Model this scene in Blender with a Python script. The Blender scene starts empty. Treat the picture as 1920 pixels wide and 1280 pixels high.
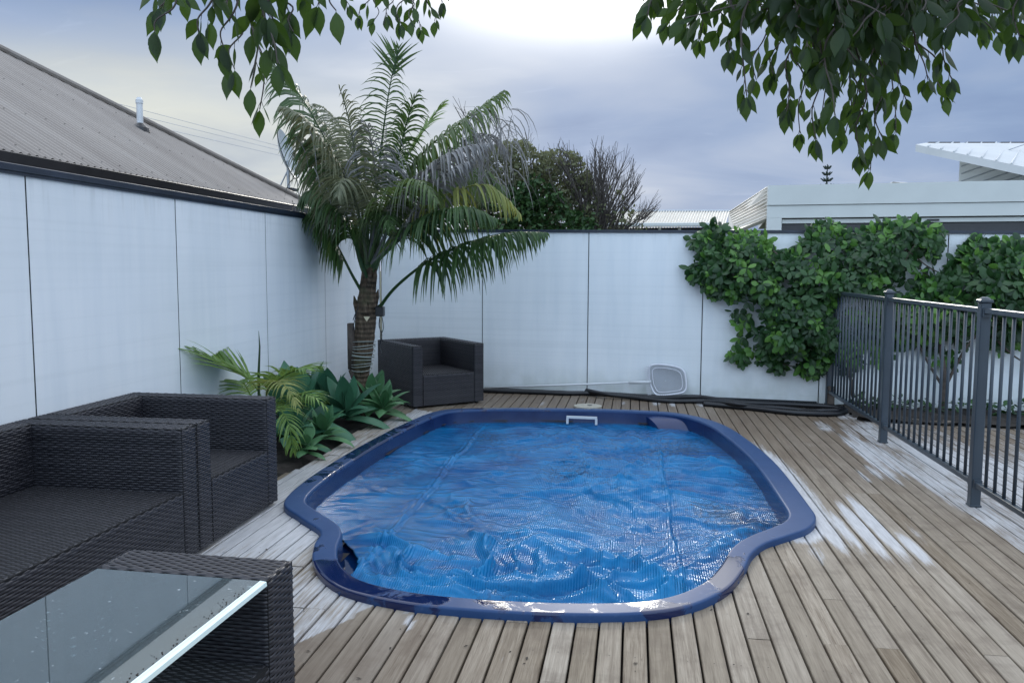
import bpy, math, random
import numpy as np
from mathutils import Vector, Matrix
SC = bpy.context.scene; COL = SC.collection
rad = math.radians
# ------------------------------------------------------------------ camera
F, PITCH, ROLL, YAW, H = 1526.23, 0.0892548, 0.0040924, 0.1488276, 1.42628
FW = np.array([-math.sin(YAW)*math.cos(PITCH), math.cos(YAW)*math.cos(PITCH), -math.sin(PITCH)])
_r = np.array([math.cos(YAW), math.sin(YAW), 0.0]); _u = np.cross(_r, FW)
RT = math.cos(ROLL)*_r + math.sin(ROLL)*_u; UP = -math.sin(ROLL)*_r + math.cos(ROLL)*_u
cam = bpy.data.cameras.new('camera'); co = bpy.data.objects.new('camera', cam); COL.objects.link(co)
cam.lens = F/1920*36; cam.sensor_width = 36; cam.sensor_fit = 'HORIZONTAL'; cam.clip_start = 0.05; cam.clip_end = 2000
co.matrix_world = Matrix(((RT[0],UP[0],-FW[0],0),(RT[1],UP[1],-FW[1],0),(RT[2],UP[2],-FW[2],H),(0,0,0,1)))
SC.camera = co
def ray(x, y): return FW + (x-960)/F*RT - (y-640)/F*UP
def G(x, y, z=0.0):
    d = ray(x, y); t = (z-H)/d[2]; return (d[0]*t, d[1]*t, z)
def P(x, y, Y):
    d = ray(x, y); t = Y/d[1]; return (d[0]*t, Y, H+d[2]*t)
# ------------------------------------------------------------------ light
SUN_EL, SUN_AZ = 23.0, -4.5       # azimuth from +Y towards +X
SC.view_settings.view_transform = 'Standard'; SC.view_settings.look = 'None'
SC.view_settings.exposure = 0.38; SC.view_settings.gamma = 1
W = bpy.data.worlds.new("World"); SC.world = W; W.use_nodes = True
def build_world():
    nt = W.node_tree; N = nt.nodes; L = nt.links; N.clear()
    out = N.new('ShaderNodeOutputWorld'); bg = N.new('ShaderNodeBackground'); bg2 = N.new('ShaderNodeBackground'); ad = N.new('ShaderNodeAddShader')
    sky = N.new('ShaderNodeTexSky'); sky.sky_type = 'NISHITA'; sky.sun_disc = False
    sky.sun_elevation = rad(SUN_EL); sky.sun_rotation = rad(SUN_AZ)
    bg2.inputs[1].default_value = 0.05
    tc = N.new('ShaderNodeTexCoord'); sep = N.new('ShaderNodeSeparateXYZ'); L.new(tc.outputs['Generated'], sep.inputs[0])
    def M(op, a, b=None, c=None, clamp=False):
        n = N.new('ShaderNodeMath'); n.operation = op; n.use_clamp = clamp
        for i, v in enumerate((a, b, c)):
            if v is None: continue
            if isinstance(v, (int, float)): n.inputs[i].default_value = v
            else: L.new(v, n.inputs[i])
        return n.outputs[0]
    def ramp(fac, pts):
        n = N.new('ShaderNodeValToRGB'); L.new(fac, n.inputs[0]); e = n.color_ramp.elements
        while len(e) < len(pts): e.new(0.5)
        for k, (p, c) in enumerate(pts): e[k].position = p; e[k].color = (*c, 1)
        return n.outputs[0]
    def mix(f, a, b, mode='MIX'):
        n = N.new('ShaderNodeMix'); n.data_type = 'RGBA'; n.blend_type = mode; n.clamp_result = False
        for s, v in ((0, f), (6, a), (7, b)):
            if isinstance(v, (int, float)): n.inputs[s].default_value = v
            elif isinstance(v, tuple): n.inputs[s].default_value = (*v, 1)
            else: L.new(v, n.inputs[s])
        return n.outputs[2]
    # project direction onto a cloud layer
    zz = M('MAXIMUM', sep.outputs[2], 0.0); den = M('ADD', zz, 0.16)
    cx = M('DIVIDE', sep.outputs[0], den); cy = M('DIVIDE', sep.outputs[1], den)
    cv = N.new('ShaderNodeCombineXYZ'); L.new(cx, cv.inputs[0]); L.new(cy, cv.inputs[1])
    def noise(scale, detail, dist=0.0, rough=0.5, vec=None, off=(0,0,0), sc=(1,1,1)):
        mp = N.new('ShaderNodeMapping'); mp.inputs['Location'].default_value = off; mp.inputs['Scale'].default_value = sc
        L.new(vec or cv.outputs[0], mp.inputs[0])
        n = N.new('ShaderNodeTexNoise'); n.inputs['Scale'].default_value = scale; n.inputs['Detail'].default_value = detail
        n.inputs['Distortion'].default_value = dist; n.inputs['Roughness'].default_value = rough
        L.new(mp.outputs[0], n.inputs['Vector']); return n.outputs[0]
    n1 = noise(0.55, 4, 0.4, 0.5, sc=(0.8, 1.0, 1), off=(3.1, 1.7, 0)); n2 = noise(1.25, 5, 0.5, 0.52, sc=(0.8, 0.9, 1), off=(7, 2, 0))
    base = ramp(M('ADD', M('MULTIPLY', n1, 0.55), M('MULTIPLY', n2, 0.45)),
                [(0.38, (0.175, 0.25, 0.42)), (0.48, (0.235, 0.32, 0.49)), (0.56, (0.31, 0.385, 0.53)), (0.66, (0.54, 0.585, 0.66))])
    # the thick cloud lets only a little of the clear sky through
    thin = mix(ramp(n1, [(0.40, (0.03, 0.03, 0.03)), (0.75, (0.12, 0.12, 0.12))]), (0, 0, 0), sky.outputs[0]); L.new(thin, bg2.inputs[0])
    # brighter cloud overhead and behind, as under a thick bank with the light side up
    up = M('SMOOTH_MIN', M('MULTIPLY', M('MAXIMUM', M('SUBTRACT', sep.outputs[2], 0.285), 0), 5.0), 1.0, 0.2)
    base = mix(up, base, (1.22, 1.32, 1.50))
    back = M('MULTIPLY', M('SUBTRACT', 0.05, sep.outputs[1]), 1.6, clamp=True)
    base = mix(back, base, (0.98, 1.24, 1.58))
    # pale warm gap low on the left
    sx, sy = math.sin(rad(-41)), math.cos(rad(-41))
    dl = M('ADD', M('MULTIPLY', sep.outputs[0], sx), M('MULTIPLY', sep.outputs[1], sy))
    lf = M('MULTIPLY', M('SUBTRACT', dl, 0.80), 5.6, clamp=True)
    el = M('ADD', sep.outputs[2], M('MULTIPLY', M('SUBTRACT', n2, 0.5), 0.16))
    band = M('SUBTRACT', 1.0, M('MULTIPLY', M('ABSOLUTE', M('SUBTRACT', el, 0.155)), 9.0), clamp=True)
    band2 = M('MULTIPLY', M('SUBTRACT', el, 0.30), 10.0, clamp=True)
    base = mix(M('MULTIPLY', M('MULTIPLY', lf, M('MAXIMUM', band, band2)), 0.8), base, (0.70, 0.70, 0.60))
    # sun glow through the cloud
    S = (math.sin(rad(SUN_AZ))*math.cos(rad(SUN_EL)), math.cos(rad(SUN_AZ))*math.cos(rad(SUN_EL)), math.sin(rad(SUN_EL)))
    dx = M('SUBTRACT', sep.outputs[0], S[0]); dy = M('SUBTRACT', sep.outputs[1], S[1]); dz = M('SUBTRACT', sep.outputs[2], S[2])
    d2 = M('SQRT', M('ADD', M('ADD', M('MULTIPLY', M('MULTIPLY', dx, dx), 0.45), M('MULTIPLY', dy, dy)), M('MULTIPLY', M('MULTIPLY', dz, dz), 1.5)))
    d3 = M('ADD', d2, M('MULTIPLY', M('SUBTRACT', n2, 0.5), 0.10))
    g1 = M('POWER', M('SUBTRACT', 1.0, M('MULTIPLY', d3, 3.7), clamp=True), 3.6)
    g2 = M('POWER', M('SUBTRACT', 1.0, M('MULTIPLY', d3, 2.7), clamp=True), 2.2)
    base = mix(M('MULTIPLY', g1, 11.0), base, (1.0, 0.96, 0.84), 'ADD')
    base = mix(M('MULTIPLY', g2, 0.26), base, (1.0, 0.96, 0.82), 'ADD')
    wisp = M('MULTIPLY', M('SUBTRACT', noise(3.5, 5, 1.2, 0.6, sc=(0.7, 2.0, 1)), 0.60), 2.0, clamp=True)
    base = mix(wisp, base, (0.10, 0.11, 0.12), 'ADD')
    L.new(base, bg.inputs[0]); bg.inputs[1].default_value = 0.92
    L.new(bg.outputs[0], ad.inputs[0]); L.new(bg2.outputs[0], ad.inputs[1]); L.new(ad.outputs[0], out.inputs[0])
build_world()
sl = bpy.data.lights.new('sun', 'SUN'); so = bpy.data.objects.new('sun', sl); COL.objects.link(so)
sl.energy = 0.9; sl.angle = rad(12); sl.color = (1.0, 0.95, 0.86)
so.rotation_euler = (rad(90-SUN_EL), 0, rad(180-SUN_AZ)); so.location = (0, 0, 20)

# ------------------------------------------------------------------ helpers
RNG = np.random.default_rng(5); random.seed(5)
class MB:
    def __init__(s): s.v = []; s.f = []; s.n = 0; s.at = []; s.uv = []
    def add(s, v, f, a=None, uv=None):
        v = np.asarray(v, float).reshape(-1, 3); s.v.append(v); s.f.extend([tuple(int(i)+s.n for i in q) for q in f]); s.n += len(v)
        s.at.append(np.full(len(v), 0.0) if a is None else (np.full(len(v), float(a)) if np.isscalar(a) else np.asarray(a, float)))
        s.uv.append(np.zeros((len(v), 2)) if uv is None else np.asarray(uv, float))
    def build(s, name, mat, parent=None, smooth=False, loc=None):
        me = bpy.data.meshes.new(name); v = np.concatenate(s.v) if s.v else np.zeros((0, 3))
        off = None
        if parent is not None: off = np.array(parent['_o']) if '_o' in parent.keys() else np.zeros(3)
        if loc is not None: off = np.array(loc)
        if off is not None: v = v-off
        me.from_pydata(v.tolist(), [], s.f); me.update()
        a = me.attributes.new('va', 'FLOAT', 'POINT'); a.data.foreach_set('value', np.concatenate(s.at).astype('f'))
        uvp = np.concatenate(s.uv)
        if np.abs(uvp).max() > 0:
            li = np.zeros(len(me.loops), dtype=np.int32); me.loops.foreach_get('vertex_index', li)
            ul = me.uv_layers.new(name='uv'); ul.data.foreach_set('uv', uvp[li].astype('f').ravel())
        if smooth: me.polygons.foreach_set('use_smooth', [True]*len(me.polygons))
        me.materials.append(mat)
        o = bpy.data.objects.new(name, me); COL.objects.link(o)
        if parent is not None:
            o.parent = parent
            if loc is not None: o.location = np.array(loc)-np.array(parent['_o'] if '_o' in parent.keys() else (0, 0, 0))
            o['_o'] = [float(x) for x in (off if off is not None else (0, 0, 0))]
        elif loc is not None: o.location = loc; o['_o'] = [float(x) for x in loc]
        return o
    def box(s, x0, x1, y0, y1, z0, z1, a=None, bev=0.0):
        if bev <= 0:
            v = [(x, y, z) for z in (z0, z1) for y in (y0, y1) for x in (x0, x1)]
            s.add(v, [(0, 2, 3, 1), (4, 5, 7, 6), (0, 1, 5, 4), (2, 6, 7, 3), (0, 4, 6, 2), (1, 3, 7, 5)], a); return
        b = bev; v = []; idx = {}
        for sx in (0, 1):
            for sy in (0, 1):
                for sz in (0, 1):
                    X, Y, Z = (x0, x1)[sx], (y0, y1)[sy], (z0, z1)[sz]; dx, dy, dz = (b, -b)[sx], (b, -b)[sy], (b, -b)[sz]
                    for k, q in enumerate(((X, Y+dy, Z+dz), (X+dx, Y, Z+dz), (X+dx, Y+dy, Z))):
                        idx[(sx, sy, sz, k)] = len(v); v.append(q)
        F_ = []
        for sd in (0, 1):
            F_.append([idx[(sd, a_, b_, 0)] for a_, b_ in ((0, 0), (1, 0), (1, 1), (0, 1))][::1 if sd else -1])
            F_.append([idx[(a_, sd, b_, 1)] for a_, b_ in ((0, 0), (1, 0), (1, 1), (0, 1))][::-1 if sd else 1])
            F_.append([idx[(a_, b_, sd, 2)] for a_, b_ in ((0, 0), (1, 0), (1, 1), (0, 1))][::1 if sd else -1])
        for i in (0, 1):
            for j in (0, 1):
                F_.append([idx[(i, j, 0, 0)], idx[(i, j, 1, 0)], idx[(i, j, 1, 1)], idx[(i, j, 0, 1)]][::(1 if i != j else -1)])
                F_.append([idx[(i, 0, j, 0)], idx[(i, 1, j, 0)], idx[(i, 1, j, 2)], idx[(i, 0, j, 2)]][::(-1 if i != j else 1)])
                F_.append([idx[(0, i, j, 1)], idx[(1, i, j, 1)], idx[(1, i, j, 2)], idx[(0, i, j, 2)]][::(1 if i != j else -1)])
                for k in (0, 1):
                    t = [idx[(i, j, k, 0)], idx[(i, j, k, 1)], idx[(i, j, k, 2)]]
                    F_.append(t if (i+j+k) % 2 else t[::-1])
        s.add(v, F_, a)
    def obox(s, c, ux, uy, uz, a=None):
        c = np.array(c, float); ux, uy, uz = (np.array(q, float) for q in (ux, uy, uz))
        v = [c+i*ux+j*uy+k*uz for k in (-1, 1) for j in (-1, 1) for i in (-1, 1)]
        s.add(v, [(0, 2, 3, 1), (4, 5, 7, 6), (0, 1, 5, 4), (2, 6, 7, 3), (0, 4, 6, 2), (1, 3, 7, 5)], a)
    def quad(s, a_, b_, c_, d_, a=None): s.add([a_, b_, c_, d_], [(0, 1, 2, 3)], a)
    def tube(s, pts, r, n=8, a=None, caps=True):
        pts = np.array(pts, float); m = len(pts); rr = np.full(m, float(r)) if np.isscalar(r) else np.array(r, float)
        t = np.gradient(pts, axis=0); t /= np.maximum(np.linalg.norm(t, axis=1), 1e-9)[:, None]
        ref = np.array([0, 0, 1.0]) if abs(t[0][2]) < 0.9 else np.array([1.0, 0, 0]); u = np.cross(t[0], ref); u /= np.linalg.norm(u)
        V = []; ang = np.arange(n)*2*math.pi/n
        for i in range(m):
            u = u-t[i]*np.dot(u, t[i]); u /= max(np.linalg.norm(u), 1e-9); w = np.cross(t[i], u)
            V.append(pts[i]+rr[i]*(np.cos(ang)[:, None]*u+np.sin(ang)[:, None]*w))
        Fc = [(i*n+k, i*n+(k+1) % n, (i+1)*n+(k+1) % n, (i+1)*n+k) for i in range(m-1) for k in range(n)]
        if caps: Fc += [tuple(range(n))[::-1], tuple((m-1)*n+k for k in range(n))]
        s.add(np.concatenate(V), Fc, a)
    def grid(s, A, a=None, uv=None, close=False):   # A: (m,n,3)
        m, n = A.shape[:2]
        Fc = [(i*n+j, i*n+j+1, (i+1)*n+j+1, (i+1)*n+j) for i in range(m-1) for j in range(n-1)]
        if close: Fc += [(i*n+n-1, i*n, (i+1)*n, (i+1)*n+n-1) for i in range(m-1)]
        s.add(A.reshape(-1, 3), Fc, None if a is None else np.broadcast_to(a, (m, n)).ravel(), None if uv is None else uv.reshape(-1, 2))
    def cone(s, c, r0, r1, h, n=16, axis=(0, 0, 1), a=None):
        c = np.array(c, float); s.tube([c, c+np.array(axis)*h], [r0, r1], n, a)
def catmull(pts, k=8, closed=False):
    P_ = np.array(pts, float); n = len(P_); out = []
    for i in range(n if closed else n-1):
        g = (lambda j: P_[j % n]) if closed else (lambda j: P_[min(max(j, 0), n-1)])
        a, b, c, d = g(i-1), g(i), g(i+1), g(i+2)
        for t in np.arange(k)/k: out.append(0.5*((2*b)+(-a+c)*t+(2*a-5*b+4*c-d)*t*t+(-a+3*b-3*c+d)*t**3))
    if not closed: out.append(P_[-1])
    return np.array(out)
def resample(pts, step):
    d = np.linalg.norm(np.diff(pts, axis=0), axis=1); s = np.concatenate([[0], np.cumsum(d)]); n = max(2, int(round(s[-1]/step))+1)
    q = np.linspace(0, s[-1], n); return np.stack([np.interp(q, s, pts[:, k]) for k in range(pts.shape[1])], 1)
def hash2(ix, iy, seed):
    h = (ix.astype(np.int64)*374761393 + iy.astype(np.int64)*668265263 + seed*974634777) & 0x7fffffff
    h = ((h ^ (h >> 13))*1274126177) & 0x7fffffff; return ((h ^ (h >> 16)) & 0xffff)/65535.0
def vn(x, y, seed=0):
    x = np.asarray(x, float); y = np.asarray(y, float); ix, iy = np.floor(x), np.floor(y); fx, fy = x-ix, y-iy
    fx = fx*fx*fx*(fx*(6*fx-15)+10); fy = fy*fy*fy*(fy*(6*fy-15)+10)
    return (hash2(ix, iy, seed)*(1-fx)+hash2(ix+1, iy, seed)*fx)*(1-fy)+(hash2(ix, iy+1, seed)*(1-fx)+hash2(ix+1, iy+1, seed)*fx)*fy
def fbm(x, y, o=4, seed=0):
    s = 0; a = 0.5; t = 0
    for k in range(o): s = s+a*vn(x*2**k+k*17.3, y*2**k-k*9.1, seed+k); t += a; a *= 0.5
    return s/t
def inpoly(x, y, poly):
    x = np.asarray(x); y = np.asarray(y); r = np.zeros(x.shape, bool); n = len(poly)
    for i in range(n):
        (x0, y0), (x1, y1) = poly[i][:2], poly[(i+1) % n][:2]
        c = ((y0 > y) != (y1 > y)) & (x < (x1-x0)*(y-y0)/(y1-y0+1e-12)+x0); r ^= c
    return r
def inset(poly, d):
    P_ = np.array(poly)[:, :2]; t = np.roll(P_, -1, 0)-np.roll(P_, 1, 0); t /= np.linalg.norm(t, axis=1)[:, None]
    n = np.stack([-t[:, 1], t[:, 0]], 1); area = np.sum(P_[:, 0]*np.roll(P_[:, 1], -1)-np.roll(P_[:, 0], -1)*P_[:, 1])
    if area < 0: n = -n
    dd = d if np.isscalar(d) else np.array(d)[:, None]; return P_+n*dd
def tag(o, label=None, cat=None, group=None, kind=None):
    if label: o['label'] = label
    if cat: o['category'] = cat
    if group: o['group'] = group
    if kind: o['kind'] = kind
    return o
def thing(name, label, cat, loc=(0, 0, 0), rz=0, group=None):
    o = bpy.data.objects.new(name, None); COL.objects.link(o); o.location = loc; o.rotation_euler = (0, 0, rz); o.empty_display_size = 0.1
    return tag(o, label, cat, group)
def wthing(name, label, cat, loc=(0, 0, 0), group=None):   # parts given in world coordinates
    o = thing(name, label, cat, loc, 0, group); o['_o'] = [float(x) for x in loc]; return o
# ------------------------------------------------------------------ materials
class NT:
    def __init__(s, name, rough=0.6, spec=0.5):
        s.m = bpy.data.materials.new(name); s.m.use_nodes = True; s.t = s.m.node_tree; s.N = s.t.nodes; s.L = s.t.links
        s.b = s.N['Principled BSDF']; s.out = s.N['Material Output']; s.b.inputs['Roughness'].default_value = rough; s.b.inputs['Specular IOR Level'].default_value = spec
    def set(s, sock, v):
        if isinstance(v, (int, float)): sock.default_value = v
        elif isinstance(v, tuple): sock.default_value = (*v, 1) if len(sock.default_value) == 4 and len(v) == 3 else v
        else: s.L.new(v, sock)
    def inp(s, name, v): s.set(s.b.inputs[name], v); return s
    def obj(s): return s.N.new('ShaderNodeTexCoord').outputs['Object']
    def pos(s): return s.N.new('ShaderNodeNewGeometry').outputs['Position']
    def uv(s): return s.N.new('ShaderNodeTexCoord').outputs['UV']
    def attr(s, n='va'):
        a = s.N.new('ShaderNodeAttribute'); a.attribute_name = n; return a.outputs['Fac']
    def rnd(s): return s.N.new('ShaderNodeObjectInfo').outputs['Random']
    def mp(s, vec, sc=(1, 1, 1), loc=(0, 0, 0), rot=(0, 0, 0)):
        n = s.N.new('ShaderNodeMapping'); n.inputs['Scale'].default_value = sc; n.inputs['Location'].default_value = loc; n.inputs['Rotation'].default_value = rot
        s.L.new(vec, n.inputs[0]); return n.outputs[0]
    def noise(s, vec, scale, detail=4, rough=0.5, dist=0.0):
        n = s.N.new('ShaderNodeTexNoise'); n.inputs['Scale'].default_value = scale; n.inputs['Detail'].default_value = detail
        n.inputs['Roughness'].default_value = rough; n.inputs['Distortion'].default_value = dist; s.L.new(vec, n.inputs['Vector']); return n.outputs[0]
    def wave(s, vec, scale, dirn='X', dist=0.0, detail=2):
        n = s.N.new('ShaderNodeTexWave'); n.bands_direction = dirn; n.inputs['Scale'].default_value = scale; n.inputs['Distortion'].default_value = dist
        n.inputs['Detail'].default_value = detail; s.L.new(vec, n.inputs['Vector']); return n.outputs['Fac']
    def M(s, op, a, b=None, clamp=False):
        n = s.N.new('ShaderNodeMath'); n.operation = op; n.use_clamp = clamp
        for i, v in enumerate((a, b)):
            if v is not None: s.set(n.inputs[i], v)
        return n.outputs[0]
    def ramp(s, fac, pts):
        n = s.N.new('ShaderNodeValToRGB'); s.L.new(fac, n.inputs[0]); e = n.color_ramp.elements
        while len(e) < len(pts): e.new(0.5)
        for k, (p, c) in enumerate(pts):
            e[k].position = p; e[k].color = (*c, 1) if not np.isscalar(c) else (c, c, c, 1)
        return n.outputs[0]
    def mix(s, f, a, b, mode='MIX'):
        n = s.N.new('ShaderNodeMix'); n.data_type = 'RGBA'; n.blend_type = mode
        for i, v in ((0, f), (6, a), (7, b)): s.set(n.inputs[i], (v, v, v) if i and isinstance(v, (int, float)) else v)
        return n.outputs[2]
    def bump(s, h, st=0.3, dist=0.01):
        n = s.N.new('ShaderNodeBump'); n.inputs['Strength'].default_value = st; n.inputs['Distance'].default_value = dist
        s.set(n.inputs['Height'], h); s.L.new(n.outputs[0], s.b.inputs['Normal']); return n
    def sep(s, vec):
        n = s.N.new('ShaderNodeSeparateXYZ'); s.L.new(vec, n.inputs[0]); return n.outputs
MAT = {}
def simple(name, col, rough=0.6, var=0.15, scale=6.0, bump=0.0, metal=0.0, spec=0.5):
    t = NT(name, rough, spec); n = t.noise(t.pos(), scale, 5)
    c0 = tuple(c*(1-var) for c in col); c1 = tuple(min(1, c*(1+var)) for c in col)
    t.inp('Base Color', t.ramp(n, [(0.3, c0), (0.7, c1)])); t.inp('Metallic', metal)
    t.inp('Roughness', t.M('ADD', t.M('MULTIPLY', t.noise(t.pos(), scale*3, 3), 0.2), rough-0.1))
    if bump: t.bump(t.noise(t.pos(), scale*8, 4), bump, 0.004)
    MAT[name] = t.m; return t.m
simple('dark_cap', (0.022, 0.030, 0.048), 0.35, 0.2)
simple('backing', (0.012, 0.014, 0.018), 0.8, 0.2)
simple('soil', (0.025, 0.02, 0.016), 0.95, 0.5, 25, 0.8)
simple('dark_under', (0.018, 0.015, 0.013), 0.95, 0.3)
simple('grass_ground', (0.05, 0.06, 0.03), 0.95, 0.4, 3)
simple('fence_paint', (0.036, 0.050, 0.066), 0.33, 0.12, 4)
simple('gutter_dark', (0.014, 0.012, 0.014), 0.4, 0.2)
simple('white_plastic', (0.62, 0.64, 0.66), 0.4, 0.06)
simple('net_frame', (0.66, 0.67, 0.72), 0.4, 0.06)
simple('black_plastic', (0.010, 0.011, 0.013), 0.35, 0.2)
simple('beige_lid', (0.36, 0.34, 0.28), 0.6, 0.15, 20)
simple('white_house', (0.60, 0.62, 0.60), 0.6, 0.04, 2)
simple('white_roof', (0.46, 0.48, 0.49), 0.55, 0.05, 2)
simple('house_roof', (0.66, 0.62, 0.55), 0.5, 0.06, 2)
simple('window_dark', (0.01, 0.01, 0.015), 0.15, 0.1)
simple('galv', (0.42, 0.45, 0.48), 0.4, 0.1, 10, metal=0.4)
simple('dish', (0.42, 0.46, 0.48), 0.5, 0.08, 3)
simple('pine', (0.03, 0.045, 0.035), 0.8, 0.2)
simple('twig_brown', (0.075, 0.064, 0.056), 0.85, 0.3, 20)
simple('bark_dark', (0.07, 0.055, 0.045), 0.9, 0.35, 18, 0.6)
simple('hose', (0.007, 0.008, 0.011), 0.38, 0.2)
simple('debris', (0.03, 0.022, 0.016), 0.8, 0.4, 60)
simple('wire_grey', (0.42, 0.44, 0.50), 0.6, 0.1)
simple('scar', (0.55, 0.48, 0.33), 0.7, 0.1)
simple('cord', (0.30, 0.33, 0.30), 0.7, 0.2)
def mk_panel():
    t = NT('fibre_cement', 0.55, 0.25); p = t.pos()
    st = t.noise(t.mp(p, (6, 6, 0.5)), 1.6, 5, 0.55); big = t.noise(p, 0.9, 3); lines = t.noise(t.mp(p, (0.25, 0.25, 22)), 1.0, 4)
    c = t.ramp(st, [(0.30, (0.76, 0.80, 0.83)), (0.55, (0.82, 0.85, 0.87)), (0.75, (0.84, 0.865, 0.88))])
    c = t.mix(t.ramp(big, [(0.35, 0.0), (0.75, 0.35)]), c, (0.60, 0.655, 0.68))
    c = t.mix(t.ramp(lines, [(0.5, 0.0), (0.8, 0.22)]), c, (0.54, 0.585, 0.60))
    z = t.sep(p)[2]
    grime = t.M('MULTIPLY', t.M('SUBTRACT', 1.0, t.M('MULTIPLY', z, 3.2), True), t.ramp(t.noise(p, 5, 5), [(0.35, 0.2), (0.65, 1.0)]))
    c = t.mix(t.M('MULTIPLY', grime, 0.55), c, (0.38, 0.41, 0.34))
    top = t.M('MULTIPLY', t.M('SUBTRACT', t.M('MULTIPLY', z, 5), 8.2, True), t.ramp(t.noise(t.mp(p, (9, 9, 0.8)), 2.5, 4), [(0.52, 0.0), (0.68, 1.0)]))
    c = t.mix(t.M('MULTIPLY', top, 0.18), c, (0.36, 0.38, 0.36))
    t.inp('Base Color', c); t.bump(t.M('ADD', t.noise(t.mp(p, (40, 40, 3)), 1, 3), t.M('MULTIPLY', lines, 1.5)), 0.12, 0.004); MAT['panel'] = t.m
mk_panel()
def mk_deck(name, grey=0.0):
    t = NT(name, 0.62, 0.14); p = t.pos(); u = t.uv()      # uv.x = random per board, uv.y = hidden-wet ; va = stain
    r = t.sep(u)[0]; r2 = t.sep(u)[1]; st = t.attr('va')
    off = t.N.new('ShaderNodeCombineXYZ'); t.L.new(t.M('MULTIPLY', r, 37), off.inputs[0]); t.L.new(t.M('MULTIPLY', r, 53), off.inputs[1])
    va = t.N.new('ShaderNodeVectorMath'); va.operation = 'ADD'; t.L.new(p, va.inputs[0]); t.L.new(off.outputs[0], va.inputs[1]); q = va.outputs[0]
    grain = t.noise(t.mp(q, (55, 2.2, 1)), 1.0, 6, 0.62, 0.7); fine = t.noise(t.mp(q, (260, 9, 1)), 1.0, 3, 0.6); cloud = t.noise(p, 1.1, 5, 0.6); blot = t.noise(p, 4.5, 5, 0.65)
    base = t.ramp(t.M('ADD', t.M('MULTIPLY', grain, 0.62), t.M('MULTIPLY', fine, 0.38)), [(0.34, (0.115, 0.088, 0.064)), (0.5, (0.248, 0.208, 0.162)), (0.68, (0.385, 0.34, 0.28))])
    base = t.mix(t.M('MULTIPLY', r, 0.5), base, (0.30, 0.272, 0.232))
    base = t.mix(1.0, base, t.ramp(t.M('FRACT', t.M('MULTIPLY', r, 7.3)), [(0.0, (0.70, 0.66, 0.60)), (0.5, (0.93, 0.91, 0.88)), (1.0, (1.12, 1.12, 1.12))]), 'MULTIPLY')
    base = t.mix(t.ramp(blot, [(0.50, 0.0), (0.68, 0.45)]), base, (0.11, 0.085, 0.066))
    tone = t.M('MULTIPLY', t.ramp(cloud, [(0.4, 0.0), (0.62, 1.0)]), t.ramp(blot, [(0.35, 0.3), (0.62, 1.0)]))
    far = t.M('MULTIPLY', r2, t.M('ADD', 0.6, t.M('MULTIPLY', tone, 0.4)))
    base = t.mix(t.M('MULTIPLY', far, 0.9), base, t.mix(t.M('ADD', t.M('MULTIPLY', grain, .6), t.M('MULTIPLY', blot, .4)), (0.05, 0.033, 0.022), (0.20, 0.15, 0.11)))
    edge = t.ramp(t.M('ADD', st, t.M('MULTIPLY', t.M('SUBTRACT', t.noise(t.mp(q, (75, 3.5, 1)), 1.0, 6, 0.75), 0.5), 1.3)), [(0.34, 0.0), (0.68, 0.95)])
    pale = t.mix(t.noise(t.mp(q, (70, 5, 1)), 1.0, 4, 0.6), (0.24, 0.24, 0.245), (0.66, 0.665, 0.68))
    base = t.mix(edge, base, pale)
    # nail heads in rows across each board, small knots
    sx = t.sep(p); fy = t.M('FRACT', t.M('DIVIDE', sx[1], 0.45)); fx = t.M('FRACT', t.M('DIVIDE', t.M('ADD', sx[0], 9.5+1.1618+0.02375), 0.0475))
    dx = t.M('MULTIPLY', t.M('SUBTRACT', fx, 0.5), 0.0475); dy = t.M('MULTIPLY', t.M('SUBTRACT', fy, 0.5), 0.45)
    dd = t.M('SQRT', t.M('ADD', t.M('MULTIPLY', dx, dx), t.M('MULTIPLY', dy, dy)))
    nail = t.M('MULTIPLY', t.M('LESS_THAN', dd, 0.0028), t.M('GREATER_THAN', t.noise(p, 9, 1), 0.5))
    base = t.mix(t.M('MULTIPLY', nail, 0.75), base, (0.05, 0.045, 0.04))
    kn = t.ramp(t.noise(t.mp(q, (30, 12, 1)), 1.0, 2), [(0.74, 0.0), (0.80, 0.7)])
    base = t.mix(kn, base, (0.10, 0.075, 0.055))
    t.inp('Base Color', base)
    t.inp('Roughness', t.M('SUBTRACT', 0.66, t.M('MULTIPLY', far, 0.20)))
    t.bump(t.M('ADD', grain, t.M('MULTIPLY', fine, 0.6)), 0.35, 0.003); MAT[name] = t.m
mk_deck('deck_wood')
def mk_wicker():
    t = NT('wicker', 0.32, 0.42); p = t.obj(); n = t.noise(p, 35, 3); b = t.noise(p, 3.5, 3)
    c = t.ramp(n, [(0.3, (0.006, 0.0065, 0.010)), (0.7, (0.019, 0.0195, 0.026))])
    c = t.mix(t.M('MULTIPLY', t.attr('va'), 0.8), c, (0.050, 0.047, 0.054)); c = t.mix(t.ramp(b, [(0.5, 0.0), (0.8, 0.35)]), c, (0.05, 0.048, 0.052))  # va: random tone per row, plus highlights painted onto raised strand crests
    t.inp('Base Color', c); t.inp('Roughness', t.M('ADD', 0.30, t.M('MULTIPLY', n, 0.25))); MAT['wicker'] = t.m
mk_wicker()
simple('wicker_core', (0.004, 0.004, 0.005), 0.9, 0.2)
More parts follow.
